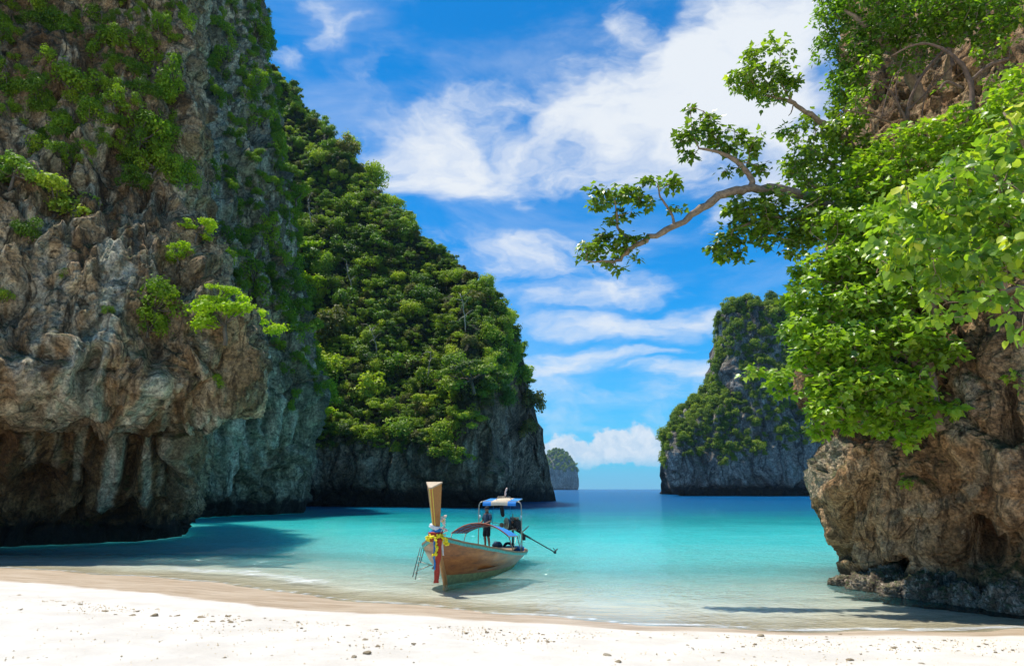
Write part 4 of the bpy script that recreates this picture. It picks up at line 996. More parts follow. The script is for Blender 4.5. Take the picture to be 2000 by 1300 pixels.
big_tree('cliff_tree', 'tree hugging the cliff between leaning tree and long bare limb', 'tree',
  [[(1730,420,26,.18),(1690,370,25.5,.12),(1640,330,25,.08),(1580,290,24.5,.04)],[(1690,370,25.5,.09),(1660,270,25,.06),(1630,235,25,.03)],[(1700,380,25,.1),(1600,370,24.5,.06),(1560,340,24,.02)]],
  [(1545,262,24.5,24,16,.6),(1575,235,25,20,18,.6),(1600,275,25,40,34,1.2),(1560,310,24.5,32,30,1.0),(1620,330,25,50,40,1.4),(1545,345,24.5,20,20,.6),(1590,365,24.5,36,26,1.0),(1650,260,25,40,50,1.3),(1660,380,25,50,36,1.3),(1690,310,25,36,40,1.2),(1530,255,24.3,12,10,.3),(1640,200,26,24,40,.9)],
  46, 'lobed', .20, mL_fig, 23, sub=6)
big_tree('cliff_tree', 'mass of small fine leaves tumbling over the top of the right cliff', 'tree',
  [[(1800,200,25,.22),(1760,120,24.5,.18),(1700,60,24,.12),(1650,20,24,.05)],[(1850,160,24,.14),(1860,90,23,.10),(1900,20,22,.06)],[(1760,120,24.5,.1),(1740,0,24,.08),(1700,-80,24,.05)]],
  [(1625,40,25,36,50,1.4),(1612,100,25.5,26,34,.9),(1640,150,25.5,26,34,1.0),(1625,0,25,30,40,1.2),(1680,100,24.5,44,50,1.5),(1730,60,24,60,50,1.6),(1700,10,24,70,50,1.6),(1800,40,23,60,50,1.5),(1860,20,22,60,50,1.5),(1930,30,21,50,40,1.4),(1980,20,20,40,40,1.2),(1790,110,23.5,40,26,1.1),(1660,170,25.5,30,40,1.1),(1640,-40,25,50,40,1.4),(1760,-40,24,90,50,1.6),(1900,-40,22,90,50,1.6),(1860,70,22.5,34,20,1.0),(1930,80,21,24,16,.8)],
  52, 'oval', .17, mL_small, 24, sub=8, pieces=300)
big_tree('cliff_tree', 'thin tree with tangled bare brown branches before the upper right rock face', 'tree',
  [[(1770,250,23,.09),(1775,205,22.8,.065),(1800,150,22.5,.05),(1850,95,22.4,.06),(1862,130,22.2,.06)],[(1772,240,22.8,.05),(1740,180,22.6,.035),(1700,150,22.5,.02)],[(1775,215,22.8,.04),(1820,170,22.5,.025),(1860,130,22.4,.02)],[(1740,240,22.8,.035),(1700,225,22.7,.03),(1650,215,22.6,.015)],
   [(1895,300,21,.08),(1898,220,21,.08),(1895,160,21,.085),(1862,110,21,.06),(1800,85,21.3,.04),(1740,110,21.6,.02)],[(1895,160,21,.06),(1930,130,20.6,.07),(1970,115,20.3,.05)],[(1880,175,21,.07),(1850,160,21,.05),(1835,175,21,.03)],
   [(1760,230,22.8,.025),(1750,170,22.7,.02),(1765,110,22.6,.012)],[(1800,230,22.6,.025),(1810,180,22.5,.02),(1840,130,22.4,.012)],[(1720,235,22.7,.02),(1745,150,22.6,.016),(1790,120,22.5,.01)]],
  [(1690,130,23.5,24,18,.7),(1665,195,24,26,26,.8),(1720,170,23.5,22,16,.7,.6),(1780,130,23,26,12,.6,.6),(1830,170,22,20,12,.5,.5),(1670,225,23.8,18,12,.5),(1940,95,20.6,40,18,.8),(1880,200,21,14,12,.4,.6),(1960,150,20.3,30,22,.7),(1650,150,24.5,16,22,.6)],
  30, 'oval', .17, mL_small, 25, sub=7, twig=.8, tw_r=.011, barkm=m_barkb)
big_tree('cliff_tree', 'dark leaved tree below the bare rock patch on the right cliff', 'tree',
  [[(1850,420,23,.15),(1800,340,22.5,.10),(1740,310,22.2,.06)],[(1850,420,23,.1),(1910,330,21.5,.08),(1930,270,21,.05)]],
  [(1740,290,22.5,50,34,1.2),(1690,320,23,40,34,1.1),(1800,270,22,50,24,1.1),(1810,320,22,56,36,1.3),(1740,350,22.5,60,36,1.3),(1870,290,21.3,40,30,1.1),(1860,235,21.3,32,20,.9),(1900,250,21,36,26,1.0),(1950,230,20.5,40,40,1.2),(1960,290,20,40,36,1.2),(1650,360,23.5,34,30,1.0),(1690,390,23,44,34,1.1),(1790,390,22,50,30,1.2)],
  46, 'lobed', .20, mL_maple, 26, sub=6)
big_tree('lobed_leaf_tree', 'large tree with bright lobed leaves pouring down in front of the bulging cliff', 'tree',
  [[(1835,840,19.6,.16),(1822,760,19.8,.14),(1816,700,20,.13),(1825,620,20.5,.12),(1790,540,20.8,.09),(1720,480,21,.06)],[(1818,740,19.8,.08),(1760,690,20,.06),(1680,650,20.4,.04),(1600,620,20.8,.02)],[(1825,640,20.4,.07),(1740,600,20.6,.05),(1650,560,21,.03),(1580,540,21.2,.015)],
   [(1822,780,19.7,.06),(1770,800,19.6,.04),(1700,790,19.8,.03),(1640,770,20,.015)],[(1790,540,20.8,.06),(1700,520,21,.05),(1620,480,21.5,.03)],[(1660,745,20.2,.03),(1560,730,20.4,.02),(1490,722,20.6,.014),(1455,722,20.7,.008)]],
  [(1620,440,22,44,26,1.2),(1680,450,21.5,50,34,1.4),(1600,520,21.5,44,36,1.3),(1650,520,21.2,50,44,1.5),(1720,500,21,50,44,1.5),(1575,575,21.3,36,40,1.2),(1640,600,21,54,50,1.6),(1710,590,20.6,54,50,1.6),(1780,560,20.6,44,40,1.4),(1560,640,21,28,30,1.0),
   (1600,680,20.6,44,44,1.4),(1670,680,20.3,54,50,1.5),(1740,660,20.1,54,50,1.5),(1800,650,20,36,36,1.2),(1620,750,20.2,40,40,1.2),(1690,750,20,50,40,1.3),(1760,740,19.8,44,36,1.2),(1840,690,19.5,34,22,.8),(1600,810,20,20,28,.7),(1640,800,20,30,24,.8),(1715,805,19.8,44,30,1.0),(1790,775,19.6,30,18,.7),(1790,830,19.4,26,18,.6),(1850,795,19.2,28,12,.5),
   (1520,735,20.5,22,16,.5),(1470,722,20.6,14,9,.3),(1530,765,20.4,12,14,.3),(1595,845,20,10,16,.3),(1730,840,19.7,26,14,.5),(1560,700,20.7,14,18,.5),(1770,860,19.3,12,12,.3),(1660,830,19.9,12,16,.3)],
  50, 'lobed', .205, mL_maple, 27, sub=7, tw_r=.012)
big_tree('broad_leaf_tree', 'nearest branches with big heart shaped yellow green leaves reaching in from the right edge', 'tree',
  [[(2120,640,9.5,.09),(2040,500,10,.07),(1960,440,10.4,.045),(1890,400,10.8,.025),(1840,380,11,.012)],[(2100,560,9.6,.06),(2000,560,10,.04),(1930,580,10.4,.025),(1850,590,10.8,.012)],[(2080,470,9.8,.05),(1990,370,10.2,.035),(1900,330,10.6,.02)],[(2080,470,9.8,.04),(2010,300,10,.03),(1960,220,10.2,.015)]],
  [(1760,400,11.2,50,36,.6),(1740,470,11.2,36,40,.5),(1790,500,11,50,50,.7),(1830,420,11,56,50,.8),(1860,370,10.8,50,40,.7),(1900,440,10.6,56,50,.8),(1880,520,10.6,50,44,.7),(1820,560,10.8,40,30,.5),(1960,500,10.2,46,50,.7),(1940,400,10.3,50,50,.7),(1960,330,10.2,46,46,.7),(1900,310,10.6,36,28,.5),
   (1990,420,10,36,60,.6),(1990,240,10,28,50,.5),(1850,610,10.6,44,22,.4),(1930,570,10.3,30,30,.4),(1990,600,9.9,20,34,.3),(1990,650,9.8,14,18,.3),(1720,520,11.3,16,22,.3),(1950,270,10.2,28,24,.5)],
  10, 'heart', .155, mL_broad, 28, sub=5, droop=.75, tw_r=.008, spread=.75, nj=.8)
big_tree('cliff_tree', 'medium green foliage behind the large heart shaped leaves against the cliff', 'tree',
  [[(1960,600,18,.12),(1900,520,18,.09),(1850,450,18.5,.05)],[(1960,600,18,.1),(1960,420,17.5,.06),(1940,340,17.5,.03)]],
  [(1850,440,19,60,50,1.4),(1900,360,18.5,60,50,1.4),(1960,300,18,50,50,1.3),(1780,430,20,50,40,1.3),(1840,360,20,50,40,1.3),(1950,440,17.5,50,50,1.4),(1860,520,18.5,50,40,1.3),(1930,520,17.5,50,40,1.3),(1980,200,18.5,40,60,1.3),(1985,380,17.5,40,60,1.3),(1800,490,20,40,30,1.2)],
  46, 'lobed', .20, mL_maple, 29, sub=6, pieces=120)
# small sprigs rooted in the rock
for x, y, rp, lab in ((1772,944,13,'tiny green sprig growing alone from the lower face of the right cliff'),(1985,742,22,'small leafy sprig growing from a crack near the right picture edge')):
    p, n_ = S6.at(x, y, 5); e = empty('rock_sprig', tuple(p)); tag(e, lab, 'plant')
    k = 22; rg = np.random.default_rng(int(x)); R = rp/F*p[1]
    ends = p+n_*R*.6+rg.normal(0, .45, (k, 3))*R; b = MB()
    for q in ends[:8]: b.tube([p, (p+q)/2+[0, 0, .04], q], [.010, .007, .004], 4)
    b.build('stem', m_bark, e, world=True)
    Mi = parent_matrix(e).inverted()
    for q in ends: leaf_piece('lobed', mL_maple, int(rg.integers(1, 4)), e, q, unit(rg.normal(size=3)+[0, 0, -.3]), unit(SUNV+rg.normal(0, .4, 3)), .17, Mi)
# ------------------------------------------------------------------ simple materials
def plain(name, col, rough=.6, metal=0.0, spec=.4, vary=.25, scale=12, bump=0.0, stretch=(1, 1, 1), coat=0.0):
    m, n, out = new_mat(name)
    t = n.n.new('ShaderNodeTexCoord').outputs['Object']
    f = n.noise(n.mapping(t, scale=stretch), scale, 5, .62)
    lo = tuple(c*(1-vary) for c in col); hi = tuple(min(1, c*(1+vary)) for c in col)
    p = principled(n, Base_Color=n.ramp(f, [(.3, lo), (.7, hi)]), Roughness=rough, Metallic=metal)
    p.inputs['Specular IOR Level'].default_value = spec; p.inputs['Coat Weight'].default_value = coat
    if bump: n.put(p.inputs['Normal'], n.bump(f, .6, bump))
    n.l.new(p.outputs[0], out.inputs[0]); return m
m_wood = plain('weathered_wood', (.30, .19, .11), .65, vary=.35, scale=9, stretch=(1, 1, 6), bump=.01)
m_prow = plain('varnished_wood', (.40, .18, .05), .42, vary=.22, scale=7, stretch=(6, 6, 1), coat=.25)
m_raw = plain('end_grain', (.52, .40, .27), .7, vary=.15)
m_yel = plain('yellow_paint', (.75, .62, .10), .5, vary=.1)
m_turq = plain('turquoise_paint', (.10, .42, .38), .5, vary=.35, scale=14)
m_steel = plain('worn_steel', (.42, .37, .30), .45, .7, vary=.3, scale=25)
m_dark = plain('dark_metal', (.035, .035, .038), .45, .5, vary=.5, scale=30)
m_black = plain('black_cloth', (.012, .012, .014), .8)
m_blue = plain('blue_tarpaulin', (.02, .23, .62), .5, vary=.12)
m_beige = plain('beige_canvas', (.58, .47, .33), .8, vary=.1)
m_drum = plain('blue_drum', (.03, .12, .26), .4)
m_orange = plain('orange_metal', (.45, .14, .05), .5, .2)
m_red = plain('red_cloth', (.42, .045, .025), .75, vary=.2)
m_bcl = plain('blue_cloth', (.02, .20, .50), .75, vary=.2)
m_mari = plain('marigold', (.82, .70, .02), .6, vary=.15, scale=40)
m_pink = plain('pale_flowers', (.72, .52, .45), .7, vary=.25, scale=40)
m_white = plain('white_cloth', (.72, .75, .76), .8, vary=.1)
m_shirt = plain('shirt_cloth', (.028, .055, .085), .85, vary=.2)
m_short = plain('shorts_cloth', (.012, .014, .022), .85)
m_skin = plain('skin', (.26, .13, .075), .55, vary=.08)
m_slat = plain('dark_slats', (.02, .06, .11), .6)
m_redw = plain('red_wood', (.33, .09, .045), .6, vary=.2)
m_hull, n, out = new_mat('hull_varnish')
tcd = n.n.new('ShaderNodeTexCoord').outputs['Object']
spx = n.n.new('ShaderNodeSeparateXYZ'); n.put(spx.inputs[0], tcd)
aft = n.attr('aft').outputs['Fac']
f = n.noise(n.mapping(tcd, rot=(0, 0, rad(-14)), scale=(1, .25, 2.5)), 3.2, 6, .65); g = n.noise(tcd, 24, 4, .7)
brown = n.ramp(f, [(.28, (.12, .034, .008)), (.5, (.34, .105, .020)), (.72, (.50, .19, .045))])
grey = n.ramp(f, [(.28, (.24, .20, .14)), (.7, (.52, .47, .38))])
cc = n.mix(n.smooth(n.math('ADD', aft, n.math('MULTIPLY', n.math('SUBTRACT', f, .5), .9)), .60, 1.15), brown, grey)
cc = n.mix(n.smooth(g, .62, .8, 0, .4), cc, (.06, .04, .025))
p = principled(n, Base_Color=cc, Roughness=.33, Normal=n.bump(n.math('ADD', f, n.math('MULTIPLY', g, .2)), .35, .012))
p.inputs['Coat Weight'].default_value = .35; p.inputs['Coat Roughness'].default_value = .15
n.l.new(p.outputs[0], out.inputs[0])
m_bot = plain('bottom_paint', (.22, .27, .12), .6, vary=.4, scale=6)

# ------------------------------------------------------------------ long tailed boat
TH = rad(14); BA = Vector((math.sin(TH), math.cos(TH), 0)); BB = Vector((math.cos(TH), -math.sin(TH), 0)); BO = Vector((-2.27, 24.6, .10))
def B(d, s, z): return BO+BA*d+BB*s+Vector((0, 0, z))
boat = empty('longtail_boat', tuple(BO)); boat.rotation_euler = (0, 0, 0)
tag(boat, 'wooden longtail boat with tall prow board and blue awnings moored at the shore', 'boat')
_d = [0, .4, 1.0, 1.8, 3.0, 4.5, 6.0, 7.4, 8.3, 8.8, 9.0]
WG = lambda d: np.interp(d, _d, [.05, .62, 1.12, 1.40, 1.48, 1.44, 1.34, 1.15, .95, .66, .34])
ZG = lambda d: np.interp(d, [0, .5, 1.3, 2.5, 4, 6, 8, 9], [1.56, 1.30, 1.08, .86, .68, .50, .38, .40])
WW = lambda d: np.interp(d, _d, [.03, .22, .52, .80, 1.02, 1.06, .98, .80, .56, .34, .14])
ZK = lambda d: np.interp(d, [0, 1, 6, 8, 9], [-.32, -.34, -.30, -.05, .12])
RK = lambda d, z: -1.0*max(0.0, z/1.6)*max(0, 1-d/2.6)**1.4 + .25*max(0, (d-7.5)/1.5)*max(0, z/.5)
def hull_sec(d, off=0.0):
    wg, zg, ww, zk = WG(d)-off, ZG(d), WW(d)-off, ZK(d)
    wg = max(wg, .012); ww = max(ww, .008); r = []
    for q in np.linspace(0, 1, 13):
        zc = np.interp(d, [0, 2, 5, 9], [.16, .10, .02, .05])
        if q < .62:
            t = q/.62; z = zg+(zc-zg)*t; s = ww+(wg-ww)*(1-t)**.75*(1-.12*t*(1-t)*4*0)
            s = wg+(ww-wg)*t**1.6
        else:
            t = (q-.62)/.38; z = zc+(zk-zc)*math.sin(t*math.pi/2); s = ww*math.cos(t*math.pi/2)**.8
        r.append((s, z+off*.8*(q > .62)))
    return r
ds = np.concatenate([np.linspace(0, 2, 14), np.linspace(2.2, 8.2, 26), np.linspace(8.3, 9.0, 8)])
def hull_mesh(side, off, q0, q1):
    V, Fc, aft = [], [], []
    for d in ds:
        for (s, z) in hull_sec(d, off)[q0:q1+1]: V.append(B(d+RK(d, z), side*s, z)); aft.append(d/9.0)
    k = q1-q0+1
    for i in range(len(ds)-1):
        for j in range(k-1):
            a = i*k+j; f_ = (a, a+1, a+1+k, a+k); Fc.append(f_ if side > 0 else f_[::-1])
    return V, Fc, aft
for side in (1, -1):
    V, Fc, aft_ = hull_mesh(side, 0, 0, 7); o = mk('hull_side', V, Fc, m_hull, boat, world=True); vattr(o, 'aft', aft_)
    V, Fc, _ = hull_mesh(side, 0, 7, 12); mk('hull_bottom', V, Fc, m_bot, boat, world=True)
    V, Fc, _ = hull_mesh(side, .05, 0, 9); mk('hull_lining', V, [f_[::-1] for f_ in Fc], m_wood, boat, world=True)
    # painted rubbing strake and timber rail along the edge
    for nm, z0, z1, ow, mt in (('rubbing_strake', -.115, -.025, .022, m_turq), ('rail', -.02, .035, .045, m_wood)):
        V, Fc = [], []
        for d in ds:
            w_ = WG(d); zz = ZG(d); r_ = RK(d, zz)
            for (s, z) in ((w_-.03, z0), (w_+ow, z0), (w_+ow, z1), (w_-.06, z1)): V.append(B(d+r_, side*max(s, .01), zz+z))
        for i in range(len(ds)-1):
            for j in range(4):
                a = i*4+j; b = i*4+(j+1) % 4; Fc.append((a, b, b+4, a+4))
        mk(nm, V, Fc, mt, boat, world=True, smooth=False)
# stem post
V, Fc = [], []
for i, z in enumerate(np.linspace(-.24, 1.72, 12)):
    r_ = RK(0, z); w_ = .075
    for (dd, s) in ((.22, w_*.6), (-.06, w_), (-.16, w_*.35), (-.16, -w_*.35), (-.06, -w_), (.22, -w_*.6)): V.append(B(dd+r_, s, z))
    if i:
        for j in range(6): a = (i-1)*6+j; b = (i-1)*6+(j+1) % 6; Fc.append((a, b, b+6, a+6))
Fc.append(tuple(range(6))[::-1]); Fc.append(tuple(66+j for j in range(6)))
mk('stem_post', V, Fc, m_prow, boat, world=True, smooth=False)
# transom
V = [B(9.0+RK(9, z), s, z) for s, z in [(s_, z_) for s_, z_ in hull_sec(9.0)]+[(-s_, z_) for s_, z_ in hull_sec(9.0)[::-1]]]
mk('transom', V, [tuple(range(len(V)))], m_hull, boat, world=True, smooth=False)
# prow board: a tapering wedge of timber with a cut top
pb = empty('prow_board', (0, 0, 0)); pb.parent = boat; pb.location = B(-1.0, 0, 1.6)-BO
def prow_sec(k, z):
    """k 0 bottom .. 1 top"""
    hw = .10+.17*k; dp = .16+.20*k; d0 = -.92-.36*k; ap = .035+.012*k
    return [(d0, hw), (d0-dp, ap), (d0-dp, -ap), (d0, -hw)]
V, Fc = [], []
ks = np.linspace(0, 1, 9)
for i, k in enumerate(ks):
    zz = 1.52+1.80*k
    for j, (d, s) in enumerate(prow_sec(k, zz)): V.append(B(d, s-.02+.0*k, zz-(.17 if (k == 1 and j in (1, 2)) else 0)))
    if i:
        for j in range(4): a = (i-1)*4+j; b = (i-1)*4+(j+1) % 4; Fc.append((a, b, b+4, a+4))
Fc.append((3, 2, 1, 0)); pbm = mk('wedge', V, Fc, m_prow, pb, world=True, smooth=False)
tp = [Vector(V[-4+j])+Vector((0, 0, .004)) for j in range(4)]
cen = sum(tp, Vector())/4
tpo = [cen+(v-cen)*1.07 for v in tp]; lo = [v-Vector((0, 0, .05)) for v in tpo]
mk('cap', tpo+lo, [(0, 1, 2, 3), (7, 6, 5, 4), (0, 4, 5, 1), (1, 5, 6, 2), (2, 6, 7, 3), (3, 7, 4, 0)], m_raw, pb, world=True, smooth=False)
for sg in (1, -1):
    b_ = MB(); pts = []
    for k in ks:
        d, s = prow_sec(k, 0)[1 if sg > 0 else 2]; pts.append(B(d-.006, s-.02+sg*.004, 1.52+1.80*k-(.17*max(0, (k-.9)*10) if k > .9 else 0)))
    b_.tube(pts, .013, 4); b_.build('yellow_line', m_yel, pb, world=True)
MB().box((0, 0, 0), (.30, .34, .22), Matrix.Translation(B(-.98, -.02, 1.50)) @ Matrix.Rotation(-TH, 4, 'Z')).build('prow_socket', m_redw, boat, world=True, smooth=False)
# decks, floor boards and thwarts
def deck(name, d0, d1, z, off, mat, nb=6, thick=.03):
    for k in range(nb):
        a = d0+(d1-d0)*k/nb+.008; b = d0+(d1-d0)*(k+1)/nb-.008; V = []
        for zz in (z, z-thick):
            V += [B(a, WG(a)*off, zz), B(b, WG(b)*off, zz), B(b, -WG(b)*off, zz), B(a, -WG(a)*off, zz)]
        mk(name, V, [(3, 2, 1, 0), (4, 5, 6, 7), (0, 1, 5, 4), (1, 2, 6, 5), (2, 3, 7, 6), (3, 0, 4, 7)], mat, boat, world=True, smooth=False)
deck('floor_board', 1.2, 5.6, .30, .80, m_wood, 12)
deck('platform_board', 5.7, 7.3, .60, .66, m_wood, 7)
deck('stern_board', 7.35, 8.7, .26, .84, m_wood, 6)
deck('foredeck_board', .15, 1.0, 1.02, .72, m_wood, 4)
for d in (1.9, 3.0, 4.2): MB().box((0, 0, 0), (2*WG(d)*.93, .24, .04), Matrix.Translation(B(d, 0, ZG(d)-.18)) @ Matrix.Rotation(-TH, 4, 'Z')).build('thwart', m_wood, boat, world=True, smooth=False)
for s in (.5, -.5): MB().box((0, 0, 0), (.08, 1.5, .36), Matrix.Translation(B(6.5, s, .39)) @ Matrix.Rotation(-TH, 4, 'Z')).build('platform_bearer', m_wood, boat, world=True, smooth=False)

# the low arched awning amidships
aw = empty('low_awning', (0, 0, 0)); aw.parent = boat; aw.location = B(5, 0, 1.3)-BO
def arch(d, t, h=0.0):      # t -1 port .. 1 starboard
    k = (d-4.0)/1.7; top = 1.78-.20*k; end = 1.32-.10*k
    return B(d, t*(1.20-.06*k)+.02, end+(top-end)*(1-abs(t)**2.1)-.05*t+h)
V, Fc = [], []
nd, nt = 9, 21
for h in (0, -.012):
    for i in range(nd):
        for j in range(nt): V.append(arch(4.0+1.75*i/(nd-1), -1+2*j/(nt-1), h-.02*math.sin(math.pi*i/(nd-1)*3)**2))
N_ = nd*nt
for i in range(nd-1):
    for j in range(nt-1):
        a = i*nt+j; Fc += [(a, a+1, a+1+nt, a+nt), (a+N_, a+nt+N_, a+1+nt+N_, a+1+N_)]
mk('tarpaulin', V, Fc, m_blue, aw, world=True)
for d in (4.0, 4.6, 5.2, 5.75): MB().tube([arch(d, t, -.025) for t in np.linspace(-1, 1, 15)], .026 if d == 4.0 else .018, 6).build('hoop', m_redw if d < 5.5 else m_wood, aw, world=True)
for t in np.linspace(-.85, .85, 8): MB().tube([arch(d, t, -.03) for d in (3.98, 4.6, 5.2, 5.75)], .014, 5).build('batten', m_redw, aw, world=True)
for sg in (1, -1):
    MB().tube([arch(3.95, sg, -.01), arch(5.8, sg, -.01)], .022, 6).build('edge_rail', m_steel, aw, world=True)
    for d in (4.05, 5.7):
        q = arch(d, sg*.99, -.02); MB().tube([q, B(d, sg*WG(d)*.97, ZG(d)-.05)], .022, 6).build('post', m_steel, aw, world=True)
        if sg > 0: MB().tube([B(d, sg*WG(d)*.97, ZG(d)+.08), B(d+(.35 if d < 5 else -.35), sg*WG(d)*.97, 1.24)], .012, 5).build('brace', m_steel, aw, world=True)

# the tall stern shelter
sh = empty('stern_shelter', (0, 0, 0)); sh.parent = boat; sh.location = B(7, 0, 2)-BO
SZ = 2.55
for d in (6.9, 8.0):
    ex = .0 if d < 7.5 else -.08
    for sg in (1, -1):
        s0 = sg*(.97+ex)+.07; pts = [B(d, s0+sg*.03, .45), B(d, s0+sg*.01, 1.4), B(d, s0, SZ-.16), B(d, s0-sg*.05, SZ-.05), B(d, s0-sg*.16, SZ)]
        if d < 7.5: MB().tube(pts, .026, 8).build('post', m_steel, sh, world=True)
    if d < 7.5: MB().tube([B(d, -.76, SZ), B(d, 0, SZ+.005), B(d, .90, SZ)], .024, 8).build('crossbar', m_steel, sh, world=True)
MB().tube([B(6.9, -.74, SZ), B(7.5, -.72, SZ+.05), B(8.0, -.70, SZ+.09)], .018, 6).build('side_rail', m_steel, sh, world=True)
MB().tube([B(6.9, .86, SZ), B(7.5, .84, SZ+.05), B(8.0, .82, SZ+.09)], .018, 6).build('side_rail', m_steel, sh, world=True)
def panel(s0, s1, mat, nm):
    V, Fc = [], []; prof = [(6.78, SZ-.17), (6.80, SZ-.06), (6.84, SZ+.01), (7.2, SZ+.05), (7.6, SZ+.09), (8.05, SZ+.13)]
    for (d, z) in prof:
        for s in np.linspace(s0, s1, 5): V.append(B(d, s, z+.012*math.cos((s-.07)*5)))
    for i in range(len(prof)-1):
        for j in range(4): a = i*5+j; Fc.append((a, a+1, a+6, a+5))
    o = mk(nm, V, Fc, mat, sh, world=True, smooth=False); so = o.modifiers.new('thick', 'SOLIDIFY'); so.thickness = .012
W3 = [-.70, -.32, .44, .82]
panel(W3[0], W3[1], m_blue, 'roof_panel'); panel(W3[1], W3[2], m_beige, 'roof_panel'); panel(W3[2], W3[3], m_blue, 'roof_panel')
MB().tube([B(7.2, -.18, SZ+.07), B(7.2, -.12, SZ+.20), B(7.2, .45, SZ+.20), B(7.2, .52, SZ+.07)], .017, 6).build('roof_rack', m_steel, sh, world=True)
MB().tube([B(7.2, .22, SZ+.19), B(7.2, .24, SZ+.45)], .012, 5).build('pole', m_wood, sh, world=True)
MB().tube([B(7.2, .225, SZ+.24), B(7.2, .25, SZ+.34), B(7.2, .24, SZ+.42), B(7.2, .29, SZ+.52), B(7.2, .31, SZ+.60)], [.03, .05, .03, .045, .025], 7).build('pennant', m_pink, sh, world=True)
for s, l in ((-.25, 1.15), (.55, .95)): MB().tube([B(6.95, s, SZ-.02), B(6.95, s-.02, SZ-l*.5), B(6.95, s-.05, SZ-l)], .010, 4).build('cord', m_bcl, sh, world=True)
hg = MB().tube([B(7.1, .10, SZ-.02), B(7.1, .10, SZ-.20), B(7.1, .12, SZ-.42), B(7.1, .15, SZ-.60), B(7.1, .16, SZ-.66)], [.06, .09, .10, .09, .03], 8).build('hanging_bag', m_black, None, world=True)
tag(hg, 'slim black bag hanging under the striped roof at the boat stern', 'bag')
for s in (-.86, 1.01): MB().tube([B(6.88, s, 1.96), B(6.86, s+.04, 1.90), B(6.87, s, 1.84)], [.03, .045, .02], 6).build('rope_knot', m_white, sh, world=True)

# engine on its swivel with the long propeller shaft
en = empty('engine', (0, 0, 0)); en.parent = boat; en.location = B(7.3, .35, 1.3)-BO
def disc(c, ax, r, th, mat, nm, par, seg=20, hub=.35):
    c = Vector(c); ax = Vector(ax).normalized(); b_ = MB()
    b_.tube([c-ax*th*.5, c-ax*th*.42, c+ax*th*.42, c+ax*th*.5], [r*.93, r, r, r*.93], seg); b_.tube([c-ax*th*.9, c+ax*th*.9], r*hub, 10)
    return b_.build(nm, mat, par, world=True, smooth=False)
EA = (BB*.80+BA*.62)
Mr = Matrix.Rotation(-TH-.5, 4, 'Z')
ec = B(7.4, .62, 1.55)
MB().box((0, 0, 0), (.34, .44, .36), Matrix.Translation(ec) @ Mr).build('engine_block', m_dark, en, world=True, smooth=False)
MB().box((0, 0, 0), (.22, .36, .14), Matrix.Translation(ec+Vector((0, 0, .25))) @ Mr).build('rocker_cover', m_steel, en, world=True, smooth=False)
disc(B(7.2, .28, 1.58), EA, .27, .05, m_steel, 'flywheel', en); disc(B(7.25, .38, 1.55), EA, .25, .09, m_dark, 'pulley', en); disc(B(7.28, .74, 1.60), BA*-1+BB*.3, .20, .10, m_dark, 'fan', en)
disc(B(7.22, .60, 1.66), BA*-1, .07, .1, m_orange, 'oil_filter', en, 12); disc(B(7.22, .80, 1.40), BA*-1, .09, .12, m_dark, 'alternator', en, 12)
MB().tube([B(7.3, .88, 1.62), B(7.3, .94, 1.5), B(7.3, .90, 1.30), B(7.3, .82, 1.22)], .035, 7).build('exhaust_hose', m_dark, en, world=True)
MB().tube([B(7.3, .92, 1.18), B(7.5, 1.10, 1.36), B(7.6, 1.20, 1.48)], .028, 7).build('exhaust_pipe', m_steel, en, world=True)
MB().tube([B(7.3, .56, 1.75), B(7.3, .56, 2.02)], .022, 6).build('intake_pipe', m_wood, en, world=True)
MB().tube([B(7.2, .06, 1.42), B(7.2, .06, 1.44), B(7.2, .06, 1.60), B(7.2, .06, 1.62)], [.05, .085, .085, .05], 10).build('fuel_can', m_orange, en, world=True)
for z0, s1, z1 in ((1.70, .25, 1.55), (1.50, .25, 1.52), (1.38, .20, 1.48)): MB().tube([B(6.8, -.55, z0), B(7.0, -.2, (z0+z1)/2), B(7.15, s1, z1)], .014, 5).build('tiller_bar', m_steel, en, world=True)
a_ = MB(); a_.tube([B(6.8, -.62, 1.56)+Vector((.0, 0, 0))+BB*(.09*math.cos(t))+Vector((0, 0, .24*math.sin(t))) for t in np.linspace(0, 2*math.pi, 22)], .014, 5); a_.build('tiller_hoop', m_steel, en, world=True)
for q, (s, z) in enumerate(((.50, 1.72), (.68, 1.80), (.78, 1.74), (.56, 1.45), (.70, 1.36), (.45, 1.68))):
    MB().tube([B(7.2, s-.05, z), B(7.15, s+.01, z+.03), B(7.2, s+.07, z-.04)], .025, 6).build('engine_pipe', (m_steel, m_orange, m_dark)[q % 3], en, world=True)
MB().tube([B(7.35, .55, .26), B(7.35, .55, 1.38)], .05, 8).build('swivel_post', m_dark, en, world=True)
MB().box((0, 0, 0), (.5, .3, .06), Matrix.Translation(B(7.35, .58, 1.34)) @ Mr).build('mounting_plate', m_steel, en, world=True, smooth=False)
s0 = B(7.5, .62, 1.32); s1_ = Vector((2.12, 36.2, .10))
MB().tube([s0, s0+(s1_-s0)*.36, s0+(s1_-s0)*.37, s1_], [.05, .05, .032, .03], 8).build('propeller_shaft', m_dark, en, world=True)
MB().box((0, 0, 0), (.16, .16, .26), Matrix.Translation(s0+(s1_-s0)*.20+Vector((0, 0, -.12)))).build('shaft_bracket', m_dark, en, world=True, smooth=False)
pr = MB().tube([s1_+Vector((0, 0, -.02)), s1_+Vector((.10, .12, .02))], .05, 8)
